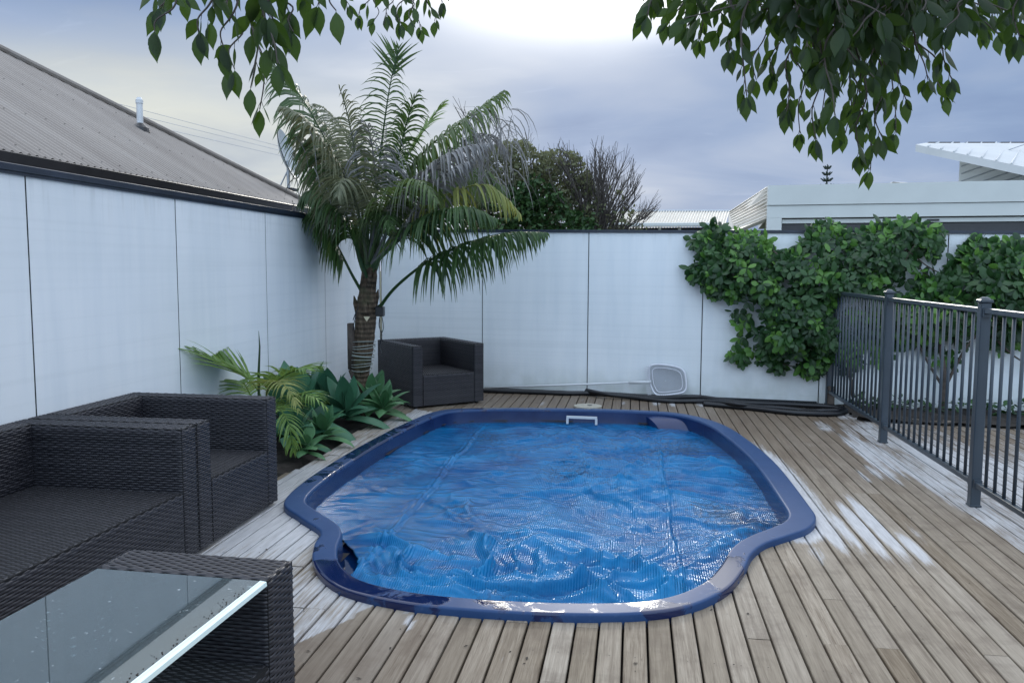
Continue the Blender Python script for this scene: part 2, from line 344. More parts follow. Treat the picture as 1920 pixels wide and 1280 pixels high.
def mk_roof():
    t = NT('corrugated_steel', 0.42, 0.4); p = t.pos(); n = t.noise(t.mp(p, (0.4, 3, 1)), 1.2, 4); m = t.noise(t.mp(p, (1.2, 9, 1)), 2, 4)
    c = t.ramp(n, [(0.3, (0.165, 0.142, 0.125)), (0.7, (0.23, 0.203, 0.18))]); c = t.mix(t.ramp(m, [(0.55, 0.0), (0.8, 0.3)]), c, (0.30, 0.29, 0.28))
    t.inp('Base Color', c); MAT['roof'] = t.m
mk_roof()
def mk_rim():
    t = NT('pool_gelcoat', 0.5, 0.5); p = t.pos()
    wet = t.attr('va')
    n = t.noise(p, 5.0, 6, 0.65, 0.8); sc = t.noise(t.mp(p, (22, 22, 22)), 1, 5, 0.7)
    w = t.ramp(t.M('ADD', wet, t.M('MULTIPLY', t.M('SUBTRACT', n, 0.5), 0.95)), [(0.49, 0.0), (0.55, 1.0)])
    dry = t.mix(n, (0.013, 0.042, 0.125), (0.034, 0.078, 0.185)); dry = t.mix(t.ramp(sc, [(0.60, 0.0), (0.75, 0.28)]), dry, (0.12, 0.16, 0.27))
    t.inp('Base Color', t.mix(w, dry, (0.005, 0.014, 0.065)))
    t.inp('Specular IOR Level', t.mix(w, 0.22, 0.6)); t.inp('Roughness', t.mix(w, 0.42, 0.07)); t.bump(t.M('MULTIPLY', w, 1.0), 0.25, 0.002); MAT['rim'] = t.m
mk_rim()
def mk_poolwall():
    t = NT('pool_wall', 0.25, 0.5); p = t.pos(); n = t.noise(p, 4, 4)
    t.inp('Base Color', t.ramp(n, [(0.3, (0.006, 0.018, 0.075)), (0.7, (0.014, 0.036, 0.115))])); MAT['poolwall'] = t.m
mk_poolwall()
def mk_cover():
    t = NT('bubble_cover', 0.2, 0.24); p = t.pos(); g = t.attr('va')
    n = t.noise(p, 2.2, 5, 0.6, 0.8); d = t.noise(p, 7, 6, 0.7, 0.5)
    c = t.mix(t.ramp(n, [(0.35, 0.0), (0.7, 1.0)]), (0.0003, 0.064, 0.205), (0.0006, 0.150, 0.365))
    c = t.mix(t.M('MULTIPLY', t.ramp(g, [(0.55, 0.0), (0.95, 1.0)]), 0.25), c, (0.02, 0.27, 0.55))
    fine = t.noise(t.mp(p, (1, .6, 1)), 34, 5, 0.7); zone = t.noise(p, 1.15, 2); sx_ = t.sep(p)[0]
    dz = t.M('ADD', t.M('MULTIPLY', fine, 0.42), t.M('ADD', t.M('MULTIPLY', zone, 0.50), t.M('MULTIPLY', t.M('SUBTRACT', sx_, 0.25, True), 0.10)))
    dirt = t.ramp(dz, [(0.51, 0.0), (0.60, 0.7)])
    c = t.mix(dirt, c, (0.003, 0.012, 0.045))
    t.inp('Specular Tint', (0.55, 0.80, 1.0)); t.inp('Base Color', c); t.inp('Roughness', t.M('ADD', 0.10, t.M('MULTIPLY', n, 0.12)))
    s_ = t.sep(p); ribs = t.M('SINE', t.M('MULTIPLY', s_[0], 2*math.pi/0.0125)); cells = t.M('SINE', t.M('MULTIPLY', s_[1], 2*math.pi/0.03))
    h = t.M('ADD', t.M('ADD', t.M('MULTIPLY', ribs, 0.40), t.M('MULTIPLY', cells, 0.12)), t.M('MULTIPLY', d, 1.2))
    t.bump(h, 0.5, 0.006); MAT['cover'] = t.m
mk_cover()
def mk_water():
    t = NT('pool_water', 0.04, 0.5); t.inp('Base Color', (0.004, 0.03, 0.12)); t.bump(t.noise(t.pos(), 6, 3), 0.1, 0.01); MAT['water'] = t.m
mk_water()
def mk_leaf(name, c0, c1, rough=0.4, trans=0.35, tcol=None, scale=7.0):
    t = NT(name, rough, 0.4); p = t.obj(); n = t.noise(p, scale, 3); a = t.attr('va')
    f = t.M('ADD', t.M('MULTIPLY', n, 0.5), t.M('MULTIPLY', a, 0.5)); c = t.ramp(f, [(0.2, c0), (0.8, c1)])
    t.inp('Base Color', c)
    tr = t.N.new('ShaderNodeBsdfTranslucent'); tc = tcol or tuple(min(1, x*1.6) for x in c1); t.L.new(t.mix(0.7, c, tc), tr.inputs[0])
    ms = t.N.new('ShaderNodeMixShader'); ms.inputs[0].default_value = trans; t.L.new(t.b.outputs[0], ms.inputs[1]); t.L.new(tr.outputs[0], ms.inputs[2]); t.L.new(ms.outputs[0], t.out.inputs[0])
    MAT[name] = t.m
mk_leaf('leaf_tree', (0.005, 0.018, 0.004), (0.020, 0.052, 0.011), 0.40, 0.40, (0.10, 0.19, 0.02))
mk_leaf('leaf_palm', (0.014, 0.042, 0.014), (0.05, 0.105, 0.03), 0.4, 0.25, (0.14, 0.22, 0.04))
mk_leaf('leaf_palm_grey', (0.10, 0.105, 0.10), (0.27, 0.265, 0.27), 0.6, 0.2, (0.3, 0.28, 0.26))
mk_leaf('leaf_palm_yellow', (0.12, 0.16, 0.04), (0.30, 0.32, 0.10), 0.5, 0.35, (0.4, 0.4, 0.08))
mk_leaf('leaf_light', (0.07, 0.15, 0.03), (0.19, 0.31, 0.08), 0.4, 0.3, (0.3, 0.42, 0.08))
mk_leaf('leaf_agave', (0.035, 0.11, 0.045), (0.10, 0.235, 0.10), 0.45, 0.12)
mk_leaf('leaf_agave_dark', (0.022, 0.085, 0.05), (0.065, 0.185, 0.10), 0.45, 0.12)
mk_leaf('leaf_vine', (0.006, 0.025, 0.010), (0.038, 0.105, 0.026), 0.42, 0.15)
mk_leaf('leaf_palm_olive', (0.035, 0.07, 0.022), (0.11, 0.17, 0.06), 0.45, 0.3, (0.2, 0.28, 0.06))
mk_leaf('leaf_bush', (0.028, 0.045, 0.018), (0.17, 0.18, 0.09), 0.6, 0.3)
mk_leaf('leaf_bush_green', (0.016, 0.048, 0.015), (0.055, 0.12, 0.032), 0.5, 0.2)
def mk_trunk():
    t = NT('palm_bark', 0.8, 0.3); p = t.pos(); s_ = t.sep(p)
    rings = t.M('SINE', t.M('ADD', t.M('MULTIPLY', s_[2], 130), t.M('MULTIPLY', t.noise(p, 7, 3), 6)))
    n = t.noise(t.mp(p, (18, 18, 5)), 1.5, 5, 0.65)
    c = t.ramp(n, [(0.3, (0.028, 0.019, 0.013)), (0.5, (0.085, 0.060, 0.040)), (0.72, (0.16, 0.12, 0.080))])
    c = t.mix(t.ramp(rings, [(0.55, 0.0), (0.9, 0.3)]), c, (0.03, 0.028, 0.02)); c = t.mix(t.ramp(t.noise(p, 4, 3), [(0.52, 0.0), (0.7, 0.55)]), c, (0.05, 0.08, 0.03))
    t.inp('Base Color', c); t.bump(t.M('ADD', n, t.M('MULTIPLY', rings, 0.3)), 0.8, 0.02); MAT['palm_bark'] = t.m
mk_trunk()
def mk_glass():
    t = NT('table_glass'); N = t.N; L = t.L
    fr = N.new('ShaderNodeFresnel'); fr.inputs[0].default_value = 1.75
    gl = N.new('ShaderNodeBsdfGlossy'); gl.inputs[0].default_value = (0.9, 0.97, 1, 1); gl.inputs[1].default_value = 0.015
    tr = N.new('ShaderNodeBsdfTransparent'); tr.inputs[0].default_value = (0.80, 0.88, 0.88, 1)
    ms = N.new('ShaderNodeMixShader'); f = t.M('ADD', t.M('MULTIPLY', fr.outputs[0], 1.0), 0.02, True); L.new(f, ms.inputs[0]); L.new(tr.outputs[0], ms.inputs[1]); L.new(gl.outputs[0], ms.inputs[2])
    dn = t.noise(t.pos(), 45, 4, 0.6); dif = N.new('ShaderNodeBsdfDiffuse'); dif.inputs[0].default_value = (0.5, 0.55, 0.56, 1)
    m2 = N.new('ShaderNodeMixShader'); L.new(t.M('ADD', 0.07, t.M('MULTIPLY', t.ramp(dn, [(0.66, 0.0), (0.72, 1.0)]), 0.5)), m2.inputs[0]); L.new(ms.outputs[0], m2.inputs[1]); L.new(dif.outputs[0], m2.inputs[2])
    L.new(m2.outputs[0], t.out.inputs[0]); MAT['glass'] = t.m
    e = NT('glass_edge', 0.25, 0.6); e.inp('Base Color', (0.75, 0.88, 0.84)); MAT['glass_edge'] = e.m  # sky reflection on the bevel is painted in as an even pale colour
mk_glass()
#@@STRUCT
# ================================================================== setting
gm = MB(); gm.add([(-300, -40, -0.55), (300, -40, -0.55), (300, 500, -0.55), (-300, 500, -0.55)], [(0, 1, 2, 3)])
GP = [(-3.3, -3, 0), (6.5, -3, 0), (6.5, 9.3, 0), (-3.3, 9.9, 0)]
tag(gm.build('ground', MAT['grass_ground']), kind='structure')
ctl_px = [(532,945,0.02),(560,975,0.01),(600,1003,0.01),(590,1030,0.0),(586,1060,0.0),(604,1092,0.0),(650,1120,0.0),(760,1145,0.0),(900,1159,0.0),(1050,1166,0.0),(1190,1165,0.0),(1290,1151,0.0),(1362,1118,0.0),
          (1395,1080,0.0),(1410,1050,0.0),(1435,1030,0.0),(1480,1014,0.0),(1516,1000,0.0),(1530,975,0.02),(1515,945,0.03),(1455,868,0.035),(1400,822,0.035),(1350,793,0.035),(1280,775,0.035),(1190,768,0.035),(1080,765,0.035),(960,764,0.035),(880,765,0.035),(820,770,0.035),(765,790,0.035),(700,822,0.035),(635,859,0.035),(570,903,0.03)]
OUT = catmull([G(*q)[:2] for q in ctl_px], 10, True); OUT = resample(np.vstack([OUT, OUT[:1]]), 0.04)[:-1]
if np.sum(OUT[:, 0]*np.roll(OUT[:, 1], -1)-np.roll(OUT[:, 0], -1)*OUT[:, 1]) < 0: OUT = OUT[::-1]
def smooth_closed(P_, k):
    for _ in range(k): P_ = (np.roll(P_, 1, 0)+2*P_+np.roll(P_, -1, 0))/4
    return P_
CUT = inset(OUT, 0.08)
# ---- deck
GARDEN = [(-3.2, 5.0), (-2.55, 5.0), (-2.40, 5.2), (-2.33, 5.5), (-2.33, 6.3), (-2.40, 6.7), (-2.30, 7.3), (-2.28, 7.75), (-2.6, 7.95), (-3.2, 8.5)]
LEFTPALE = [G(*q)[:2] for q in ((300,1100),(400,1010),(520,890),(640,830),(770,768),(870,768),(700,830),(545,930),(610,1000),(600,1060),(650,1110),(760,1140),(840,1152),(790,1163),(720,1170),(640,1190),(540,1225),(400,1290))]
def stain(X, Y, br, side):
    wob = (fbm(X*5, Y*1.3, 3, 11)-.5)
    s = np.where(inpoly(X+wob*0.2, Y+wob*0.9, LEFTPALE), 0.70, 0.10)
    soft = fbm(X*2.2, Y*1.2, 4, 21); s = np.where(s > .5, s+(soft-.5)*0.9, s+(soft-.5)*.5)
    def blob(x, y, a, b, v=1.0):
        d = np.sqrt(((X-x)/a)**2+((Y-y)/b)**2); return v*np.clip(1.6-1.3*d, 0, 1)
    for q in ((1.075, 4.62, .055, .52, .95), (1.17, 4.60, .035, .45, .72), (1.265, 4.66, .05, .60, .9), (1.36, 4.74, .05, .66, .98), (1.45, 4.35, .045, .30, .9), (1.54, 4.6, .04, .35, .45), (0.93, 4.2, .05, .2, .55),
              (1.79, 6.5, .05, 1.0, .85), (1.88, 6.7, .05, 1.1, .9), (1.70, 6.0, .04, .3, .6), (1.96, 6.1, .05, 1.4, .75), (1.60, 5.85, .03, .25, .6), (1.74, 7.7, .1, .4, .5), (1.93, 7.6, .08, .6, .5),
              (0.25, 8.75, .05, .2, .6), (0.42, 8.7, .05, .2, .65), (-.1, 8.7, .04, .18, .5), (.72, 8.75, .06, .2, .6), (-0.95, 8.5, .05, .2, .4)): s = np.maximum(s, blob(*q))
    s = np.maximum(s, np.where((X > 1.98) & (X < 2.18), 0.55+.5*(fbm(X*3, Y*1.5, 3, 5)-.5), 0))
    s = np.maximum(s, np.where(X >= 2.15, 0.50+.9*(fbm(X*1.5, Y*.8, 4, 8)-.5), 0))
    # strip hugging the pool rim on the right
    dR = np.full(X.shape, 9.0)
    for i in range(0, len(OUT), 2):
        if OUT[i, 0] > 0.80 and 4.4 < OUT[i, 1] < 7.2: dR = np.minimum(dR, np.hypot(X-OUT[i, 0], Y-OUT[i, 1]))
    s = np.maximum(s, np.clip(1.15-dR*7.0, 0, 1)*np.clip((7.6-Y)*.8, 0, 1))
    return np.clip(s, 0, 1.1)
def wetness(X, Y):
    a = np.clip((Y-4.5)/2.0, 0, 1)*np.clip((X+.5)*1.5, 0.0, 1)
    a = np.maximum(a, np.clip((Y-7.5)/1.0, 0, 1)); b = np.clip((-0.25-X)/0.6, 0, 1)*np.clip((3.35-Y)/0.5, 0, 1)*0.75
    c = np.clip((X-1.6)*2, 0, 1)*np.clip((Y-3.6)/1.0, 0, 1)*0.9
    return np.clip(np.maximum(np.maximum(a, b), c)*(0.45+0.9*fbm(X*1.2, Y*.9, 3, 31)), 0, 1)
dk = MB(); rg = random.Random(9); PB = 0.095
for k in range(-21, 75):
    xa = -1.1618+PB*k+0.0038; xb = xa+PB-0.0076
    if xb < -3.04 or xa > 5.6: continue
    y0 = -1.6; ends = [y0]; y = y0-rg.uniform(0, 3)
    while y < 9.3:
        y += rg.choice([2.7, 3.15, 3.6, 4.05])
        if y > y0+.3 and y < 9.0: ends.append(round(y/0.45)*0.45)
    yend = 9.36-.107*((xa+xb)/2+1.765)
    if xa > 2.12: yend -= 0.55+0.12*vn(xa*1.1, 3, 4)
    ends.append(yend)
    for a_, b_ in zip(ends[:-1], ends[1:]):
        if b_-a_ < 0.1: continue
        a2, b2 = a_+0.001, b_-0.001; r = rg.random(); dz = rg.uniform(-0.0015, 0.0015); cup = rg.uniform(-.0008, .0008)
        ys = np.linspace(a2, b2, max(2, int((b2-a2)/0.05)+1))
        xs = np.array([xa, xa+0.0008, xa+0.004, xa+.030, xb-.030, xb-0.004, xb-0.0008, xb]); zs = np.array([-0.022, -0.003, 0, cup, cup, 0, -0.003, -0.022])+dz
        GX, GY = np.meshgrid(xs, ys); GZ = np.broadcast_to(zs, GX.shape)
        mid = 0.5*(ys[:-1]+ys[1:]); keep = []
        for xc in (xa+.01, (xa+xb)/2, xb-.01):
            xx = np.full(mid.shape, xc); keep.append(~(inpoly(xx, mid, CUT) | inpoly(xx, mid, GARDEN)))
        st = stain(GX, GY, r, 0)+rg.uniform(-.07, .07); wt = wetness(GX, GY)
        V = np.stack([GX, GY, GZ], -1).reshape(-1, 3); n = len(xs); fc = []
        for i in range(len(ys)-1):
            for j in range(n-1):
                kk = keep[0] if j < 3 else (keep[1] if j == 3 else keep[2])
                if kk[i]: fc.append((i*n+j, i*n+j+1, (i+1)*n+j+1, (i+1)*n+j))
        uv = np.stack([np.full(GX.shape, r), wt], -1).reshape(-1, 2)
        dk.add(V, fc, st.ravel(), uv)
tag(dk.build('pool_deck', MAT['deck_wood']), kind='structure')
ud = MB(); ud.add([(-3.06, -1.6, -0.12), (-3.06, 9.6, -.12), (6.5, 8.6, -0.12), (6.5, -1.6, -0.12)], [(3, 2, 1, 0)])
# bearers and sheet under the deck are kept clear of the pool by cutting cells
ud = MB(); gx, gy = np.arange(-3.06, 6.5, 0.08), np.arange(-1.6, 9.6, 0.08)
for x in gx:
    ins = inpoly(np.full(gy.shape, x+.04), gy+.04, inset(OUT, 0.12))
    j = 0
    while j < len(gy):
        if ins[j]: j += 1; continue
        j2 = j
        while j2 < len(gy) and not ins[j2]: j2 += 1
        ud.quad((x, gy[j], -.07), (x+.08, gy[j], -.07), (x+.08, gy[j2-1]+.08, -.07), (x, gy[j2-1]+.08, -.07)); j = j2
tag(ud.build('ground_under_deck', MAT['dark_under']), kind='structure')
sb = MB(); nx, ny = 26, 120
GX, GY = np.meshgrid(np.linspace(-3.05, -2.26, nx), np.linspace(4.98, 9.4, ny)); GZ = -0.045+0.05*fbm(GX*9, GY*9, 4, 3)+0.0*GX
GZ = np.where(GX > -2.42, GZ-0.02, GZ)
sb.grid(np.stack([GX, GY, GZ], -1)); tag(sb.build('garden_soil', MAT['soil'], smooth=True), kind='structure')
sb = MB(); GX, GY = np.meshgrid(np.linspace(2.12, 6.4, 120), np.linspace(-.9, 0.05, 20))
YY = (9.3-.107*(GX+1.765))+GY; GZ = -0.03+0.10*fbm(GX*7, YY*7, 4, 13); sb.grid(np.stack([GX, YY, GZ], -1)); tag(sb.build('garden_border_soil', MAT['soil'], smooth=True), kind='structure')
# ---- walls
def back_y(x): return 9.43-.107*(x+1.765)
def back_top(x): return 1.832-.0103*(x+.5)
XL = -3.06; ZL = 1.893
wl = wthing('boundary_wall', 'long white panel wall on the left below the corrugated grey roof', 'wall', (XL, 4, 0))
js = [-2.95, -1.6, -0.27, 1.08, 2.42, 3.766, 5.129, 6.481, 7.79, 9.13, 9.555]
for a_, b_ in zip(js[:-1], js[1:]):
    m = MB(); m.box(XL-0.009, XL, a_+.0055, b_-.0055, -0.04, ZL, bev=0.0012); m.build('wall_panel', MAT['panel'], wl)
m = MB(); [m.box(XL-.009, XL-.0022, y-.0052, y+.0052, -.03, ZL-.001) for y in js[1:-1]]; m.build('joint_strip', MAT['backing'], wl)
m = MB(); m.box(XL-.10, XL-.0095, -2.95, 9.6, -.5, ZL-.002); m.build('wall_frame', MAT['backing'], wl)
m = MB(); m.box(XL-.125, XL+.018, -2.97, 9.60, ZL+.002, ZL+.040, bev=.003); m.box(XL-.05, XL+.012, -2.97, 9.6, ZL-.012, ZL+.0015); m.build('wall_cap', MAT['dark_cap'], wl)
wb = wthing('boundary_wall', 'white panel wall across the back of the pool, under the climbing vine', 'wall', (0, back_y(0), 0))
jb = [-3.045, -1.765-.005, -.52, .742, 1.968, 3.15, 4.38, 5.6, 6.85]
ux = np.array([1, -.107, 0]); ux /= np.linalg.norm(ux); uy = np.array([.107, 1, 0]); uy /= np.linalg.norm(uy)
for a_, b_ in zip(jb[:-1], jb[1:]):
    m = MB(); A = [];
    for x in (a_+.0055, b_-.0055):
        p0 = np.array([x, back_y(x), 0])
        for z in (-.04 if x < 2.05 else -.04, back_top(x)): A += [p0+(0, 0, z), p0+uy*.009+(0, 0, z)]
    m.add(A, [(0, 4, 6, 2), (1, 3, 7, 5), (0, 2, 3, 1), (4, 5, 7, 6), (2, 6, 7, 3), (0, 1, 5, 4)]); m.build('wall_panel', MAT['panel'], wb)
m = MB(); c = []
for x in (-3.05, 6.9):
    p0 = np.array([x, back_y(x), 0]); c += [p0+uy*.0095+(0, 0, -.5), p0+uy*.10+(0, 0, -.5), p0+uy*.0095+(0, 0, back_top(x)-.002), p0+uy*.10+(0, 0, back_top(x)-.002)]
m.add(c, [(0, 4, 6, 2), (1, 3, 7, 5), (0, 2, 3, 1), (4, 5, 7, 6), (2, 6, 7, 3), (0, 1, 5, 4)]); m.build('wall_frame', MAT['backing'], wb)
m = MB(); c = []
for x in (-3.05, 6.9):
    p0 = np.array([x, back_y(x), 0]); c += [p0-uy*.018+(0, 0, back_top(x)+.002), p0+uy*.12+(0, 0, back_top(x)+.002), p0-uy*.018+(0, 0, back_top(x)+.033), p0+uy*.12+(0, 0, back_top(x)+.033)]
m.add(c, [(0, 4, 6, 2), (1, 3, 7, 5), (0, 2, 3, 1), (4, 5, 7, 6), (2, 6, 7, 3), (0, 1, 5, 4)]); m.build('wall_cap', MAT['dark_cap'], wb)
# ---- neighbour's house with corrugated roof on the left
GX0, GZ0, YC, TP = -4.1, 2.165, 10.25, math.tan(rad(31.0))
hs = wthing('house', 'neighbouring house with a grey-brown corrugated hip roof behind the left wall', 'house', (-7, 4, 0))
m = MB(); m.box(-13, -4.45, -4, YC-.35, -.5, 2.12); m.build('house_wall', simple('house_brick', (0.25, 0.23, 0.21), 0.8), hs)
rf = MB(); TM = 5.2; pit = 0.076; yy = np.arange(-4.0, YC-.001, pit/6)
ph = np.cos(2*math.pi*yy/pit)*0.0085
tmax = np.minimum(TM, YC-yy)
T_ = np.stack([tmax*k/12 for k in range(13)], 0)
A = np.stack([GX0-T_, np.broadcast_to(yy, T_.shape), GZ0+.02+T_*TP+ph], -1); rf.grid(A)
# far hip plane
xx = np.arange(0, TM, pit/6); ph2 = np.cos(2*math.pi*xx/pit)*.0085
B = np.stack([np.stack([GX0-xx, np.full(xx.shape, YC)-xx*k, GZ0+.02+xx*TP*k+ph2], -1) for k in (0, .5, 1)], 0); rf.grid(B)
# screws on the crests, in purlin rows
for t in (0.10, 0.75, 1.5, 2.3, 3.1, 3.9, 4.7):
    for i, y in enumerate(np.arange(-3.8, YC-t-.15, pit*3)):
        y = round(y/pit)*pit; c = np.array([GX0-t, y, GZ0+.02+t*TP+.0085]); nn = np.array([TP, 0, 1])/math.hypot(TP, 1)
        rf.tube([c-nn*.002, c+nn*.006], [.008, .004], 6)
ro = rf.build('roof', MAT['roof'], hs)
m = MB(); hp = [(GX0-t+0.0, YC-t, GZ0+.048+t*TP) for t in np.linspace(-.05, TM, 12)]
m.tube(hp, .035, 8); m.tube([(GX0-TM, YC-TM, GZ0+.05+TM*TP), (GX0-TM, -4, GZ0+.05+TM*TP)], .05, 8)
hc = m.build('ridge_cap', MAT['roof'], ro)
m = MB(); m.box(GX0-.02, GX0+.10, -4, YC+.1, GZ0-.10, GZ0+.002, bev=.006); m.box(GX0-.28, GX0-.022, -4, YC, GZ0-.13, GZ0-.015); m.build('gutter', MAT['gutter_dark'], hs)
# vent pipe on the roof
def on_roof(px, py):
    d = ray(px, py); # z = GZ0+.02+(GX0-X)*TP
    t = (GZ0+.02+GX0*TP-H)/(d[2]+d[0]*TP); return np.array([d[0]*t, d[1]*t, H+d[2]*t])
vp = on_roof(263, 240); s_ = vp[1]/1526.0*1.08
m = MB(); m.tube([vp-(0, 0, .05), vp+(0, 0, 50*s_)], 5.6*s_, 14); m.tube([vp+(0, 0, 44*s_), vp+(0, 0, 50.5*s_)], 6.6*s_, 14); m.tube([vp+(0, 0, 50.5*s_), vp+(0, 0, 55*s_)], [6.0*s_, 4*s_], 14)
vo = m.build('vent_pipe', MAT['white_plastic'], ro)
m = MB(); m.tube([vp-(0, 0, .05), vp+(0, 0, .0), vp+(0, 0, .05)], [.10, .09, 6.2*s_], 14); m.build('vent_flashing', MAT['black_plastic'], hs)
dp = on_roof(541, 355); s_ = dp[1]/1526.0
sd = wthing('satellite_dish', 'grey satellite dish on a short mast on the corrugated roof, half behind the palm', 'satellite dish', tuple(dp))
m = MB(); m.tube([dp-(0, 0, .03), dp+(0, 0, 55*s_)], 3.0*s_, 10); m.tube([dp+(-22*s_, 0, -.02), dp+(0, 0, 38*s_)], 1.4*s_, 6); m.build('mast', MAT['galv'], sd)
m = MB(); m.box(dp[0]-.09, dp[0]+.09, dp[1]-.1, dp[1]+.1, dp[2]-.02, dp[2]+.012); m.build('foot_plate', MAT['gutter_dark'], sd)
m = MB(); R = 46*s_; cc = dp+np.array([5*s_, -6*s_, 66*s_]); nd = np.array([.93, .12, .30]); nd /= np.linalg.norm(nd); e1 = np.cross(nd, (0, 0, 1)); e1 /= np.linalg.norm(e1); e2 = np.cross(e1, nd)
rr = np.linspace(0.01, 1, 8)[:, None]; aa = np.linspace(0, 2*math.pi, 29)[None, :]
D = cc+R*(rr*np.cos(aa))[..., None]*e1+1.1*R*(rr*np.sin(aa))[..., None]*e2+(R*.25*(rr**2-1)+0*aa)[..., None]*nd; m.grid(D); m.grid((D-nd*.012)[:, ::-1]); m.build('reflector', MAT['dish'], sd, smooth=True)
m = MB(); m.tube([cc-e2*R*.9, cc+nd*R*.8-e2*R*.2], .012, 6); m.build('feed_arm', MAT['galv'], sd)
for k, (a_, b_) in enumerate((((268, 207), (560, 284)), ((280, 222), (560, 291)), ((300, 240), (560, 300)))):
    pa, pb = np.array(P(*a_, 24.0)), np.array(P(*b_, 30.0)); d = pb-pa; pts = [pa+d*t+np.array([0, 0, -.25*(1-(2*t-1)**2)*0]) for t in (-1.2, 0, .5, 1, 2.0)]
    m = MB(); m.tube(pts, .007, 5); tag(m.build('overhead_wire', MAT['wire_grey']), ('highest', 'middle', 'lowest')[k]+' of the thin overhead wires between the vent pipe and the dish', 'wire', 'overhead wires beyond the roof')
# ---- white house right
Ya, Yb = 14.5, 13.6
wh = wthing('house', 'low white house with a wide flat fascia beyond the vine', 'house', tuple(P(1440, 430, Ya)))
def lv(y):  # horizontal level from left-corner pixel height
    return P(1440, y, Ya)[2]
xl, xr = P(1440, 348, Ya)[0], P(1440, 348, Ya)[0]+8.5
def yf(x): return Ya-(x-xl)*.107
def wall_strip(m, x0, x1, z0, z1, depth, proud=0.0, skew=None):
    p0 = np.array([x0, yf(x0), 0])-uy*proud; p1 = np.array([x1, yf(x1), 0])-uy*proud; c = []
    for q in (p0, p1): c += [q+(0, 0, z0), q+uy*depth+(0, 0, z0), q+(0, 0, z1), q+uy*depth+(0, 0, z1)]
    m.add(c, [(0, 4, 6, 2), (1, 3, 7, 5), (0, 2, 3, 1), (4, 5, 7, 6), (2, 6, 7, 3), (0, 1, 5, 4)])
m = MB(); wall_strip(m, xl, xr, lv(385), lv(348), 4, .02); m.build('upper_fascia', MAT['white_house'], wh)
m = MB(); wall_strip(m, xl+.0, xr, lv(409), lv(386), 3.9, .0); m.build('lower_fascia', MAT['white_house'], wh)
m = MB(); wall_strip(m, xl, xl+.24, -.5, lv(409)-.002, .5, .0); m.build('corner_column', MAT['white_house'], wh)
m = MB(); wall_strip(m, xl+.25, xr, lv(419), lv(411.5), .05, -.05); m.build('door_head_rail', MAT['white_house'], wh)
m = MB(); hx = P(1760, 415, 14.0)[0]; wall_strip(m, hx-.09, hx+.09, lv(416.8), lv(413.8), .03, -.03); m.build('handle', MAT['black_plastic'], wh)
m = MB(); wall_strip(m, xl+.25, xr, -.5, lv(409)-.005, 3, -.2); m.build('dark_opening', MAT['window_dark'], wh)
m = MB()
A = [P(1438, 350, 14.8), P(1438, 409, 14.7), P(1378, 433, 14.7), P(1366, 433, 16.5), P(1367, 397, 17.5)]
A = [np.array(a) for a in A]; dn = np.array([0, .1, -.06]); m.add(A+[a+dn for a in A], [(0, 1, 2, 3, 4)[::-1], (5, 6, 7, 8, 9)]+[(i, (i+1) % 5, 5+(i+1) % 5, 5+i) for i in range(5)])
a0, a1, b0, b1 = A[0], A[1], A[4], A[2]
for k in range(9):
    f = (k+.5)/9; p0 = a0*(1-f)+a1*f; p1 = b0*(1-f)+b1*f; m.tube([p0+(0, -.01, .015), p1+(0, -.01, .015)], .014, 4)
m.build('side_roof', MAT['house_roof'], wh)
# upper storey with skillion roof
m = MB(); Yu = 17.5
w = [np.array(P(1800, 350, Yu)), np.array(P(1800, 292, Yu)), np.array(P(2050, 292, Yu-1)), np.array(P(2050, 350, Yu-1))]
w[0][0] = w[1][0]; w[3][:2] = w[2][:2]
w[0][2] -= 1; w[3][2] -= 1; bk = np.array([0.9, 2.0, 0]); m.add(w+[q+bk for q in w], [(0, 3, 2, 1), (4, 5, 6, 7), (0, 1, 5, 4), (1, 2, 6, 5), (2, 3, 7, 6)]); up_ = m.build('upper_wall', MAT['white_house'], wh)
m = MB()
for k in range(7):
    x0 = 1802; y0 = 314+k*14-2; p0 = np.array(P(x0, y0, Yu-.03)); p1 = np.array(P(x0+150, y0-52, Yu-.65)); 
    m.tube([p0, p1], .010, 4)
m.build('weatherboard_joint', MAT['galv'], up_)
m = MB()
tl, tr, br_, bl = np.array(P(1735, 268, Yu+1.0)), np.array(P(2060, 268, Yu+1.0)), np.array(P(2060, 342, 14.0)), np.array(P(1717, 271, Yu-.1))
th = np.array([0, 0, -.14]); 
m.add([bl, br_, tr, tl, bl+th, br_+th, tr+th, tl+th], [(0, 1, 2, 3), (4, 7, 6, 5), (0, 4, 5, 1), (1, 5, 6, 2), (2, 6, 7, 3), (3, 7, 4, 0)])
for k in range(1, 12):
    f = k/12; p0 = bl*(1-f)+br_*f; p1 = tl*(1-f)+tr*f; m.tube([p0+(0, 0, .012), p1+(0, 0, .012)], .018, 4)
m.build('skillion_roof', MAT['white_roof'], wh)
m = MB()
for x0, x1 in ((1742, 1800), (1812, 1866), (1878, 1940)):
    a_, b_ = np.array(P(x0, 269.5, Yu+.9)), np.array(P(x1, 269.5, Yu+.9)); m.add([a_+(0, 0, -.025), b_+(0, 0, -.03), b_+(0, 0, .035), a_+(0, 0, .035), a_+(0, .4, .035), b_+(0, .4, .035)], [(0, 1, 2, 3), (3, 2, 5, 4)])
m.build('roof_slot', MAT['gutter_dark'], wh)
m = MB(); a_, b_, c_, d_ = (np.array(P(*q)) for q in ((1655, 350, 19), (1675, 341, 19), (1700, 342, 19.5), (1760, 350, 19.5))); dd = np.array([0, 1, 0])
m.add([a_, d_, c_, b_, a_+dd, d_+dd, c_+dd, b_+dd], [(0, 1, 2, 3), (7, 6, 5, 4), (0, 3, 7, 4), (3, 2, 6, 7), (2, 1, 5, 6)]); m.build('rear_roof', MAT['house_roof'], wh)
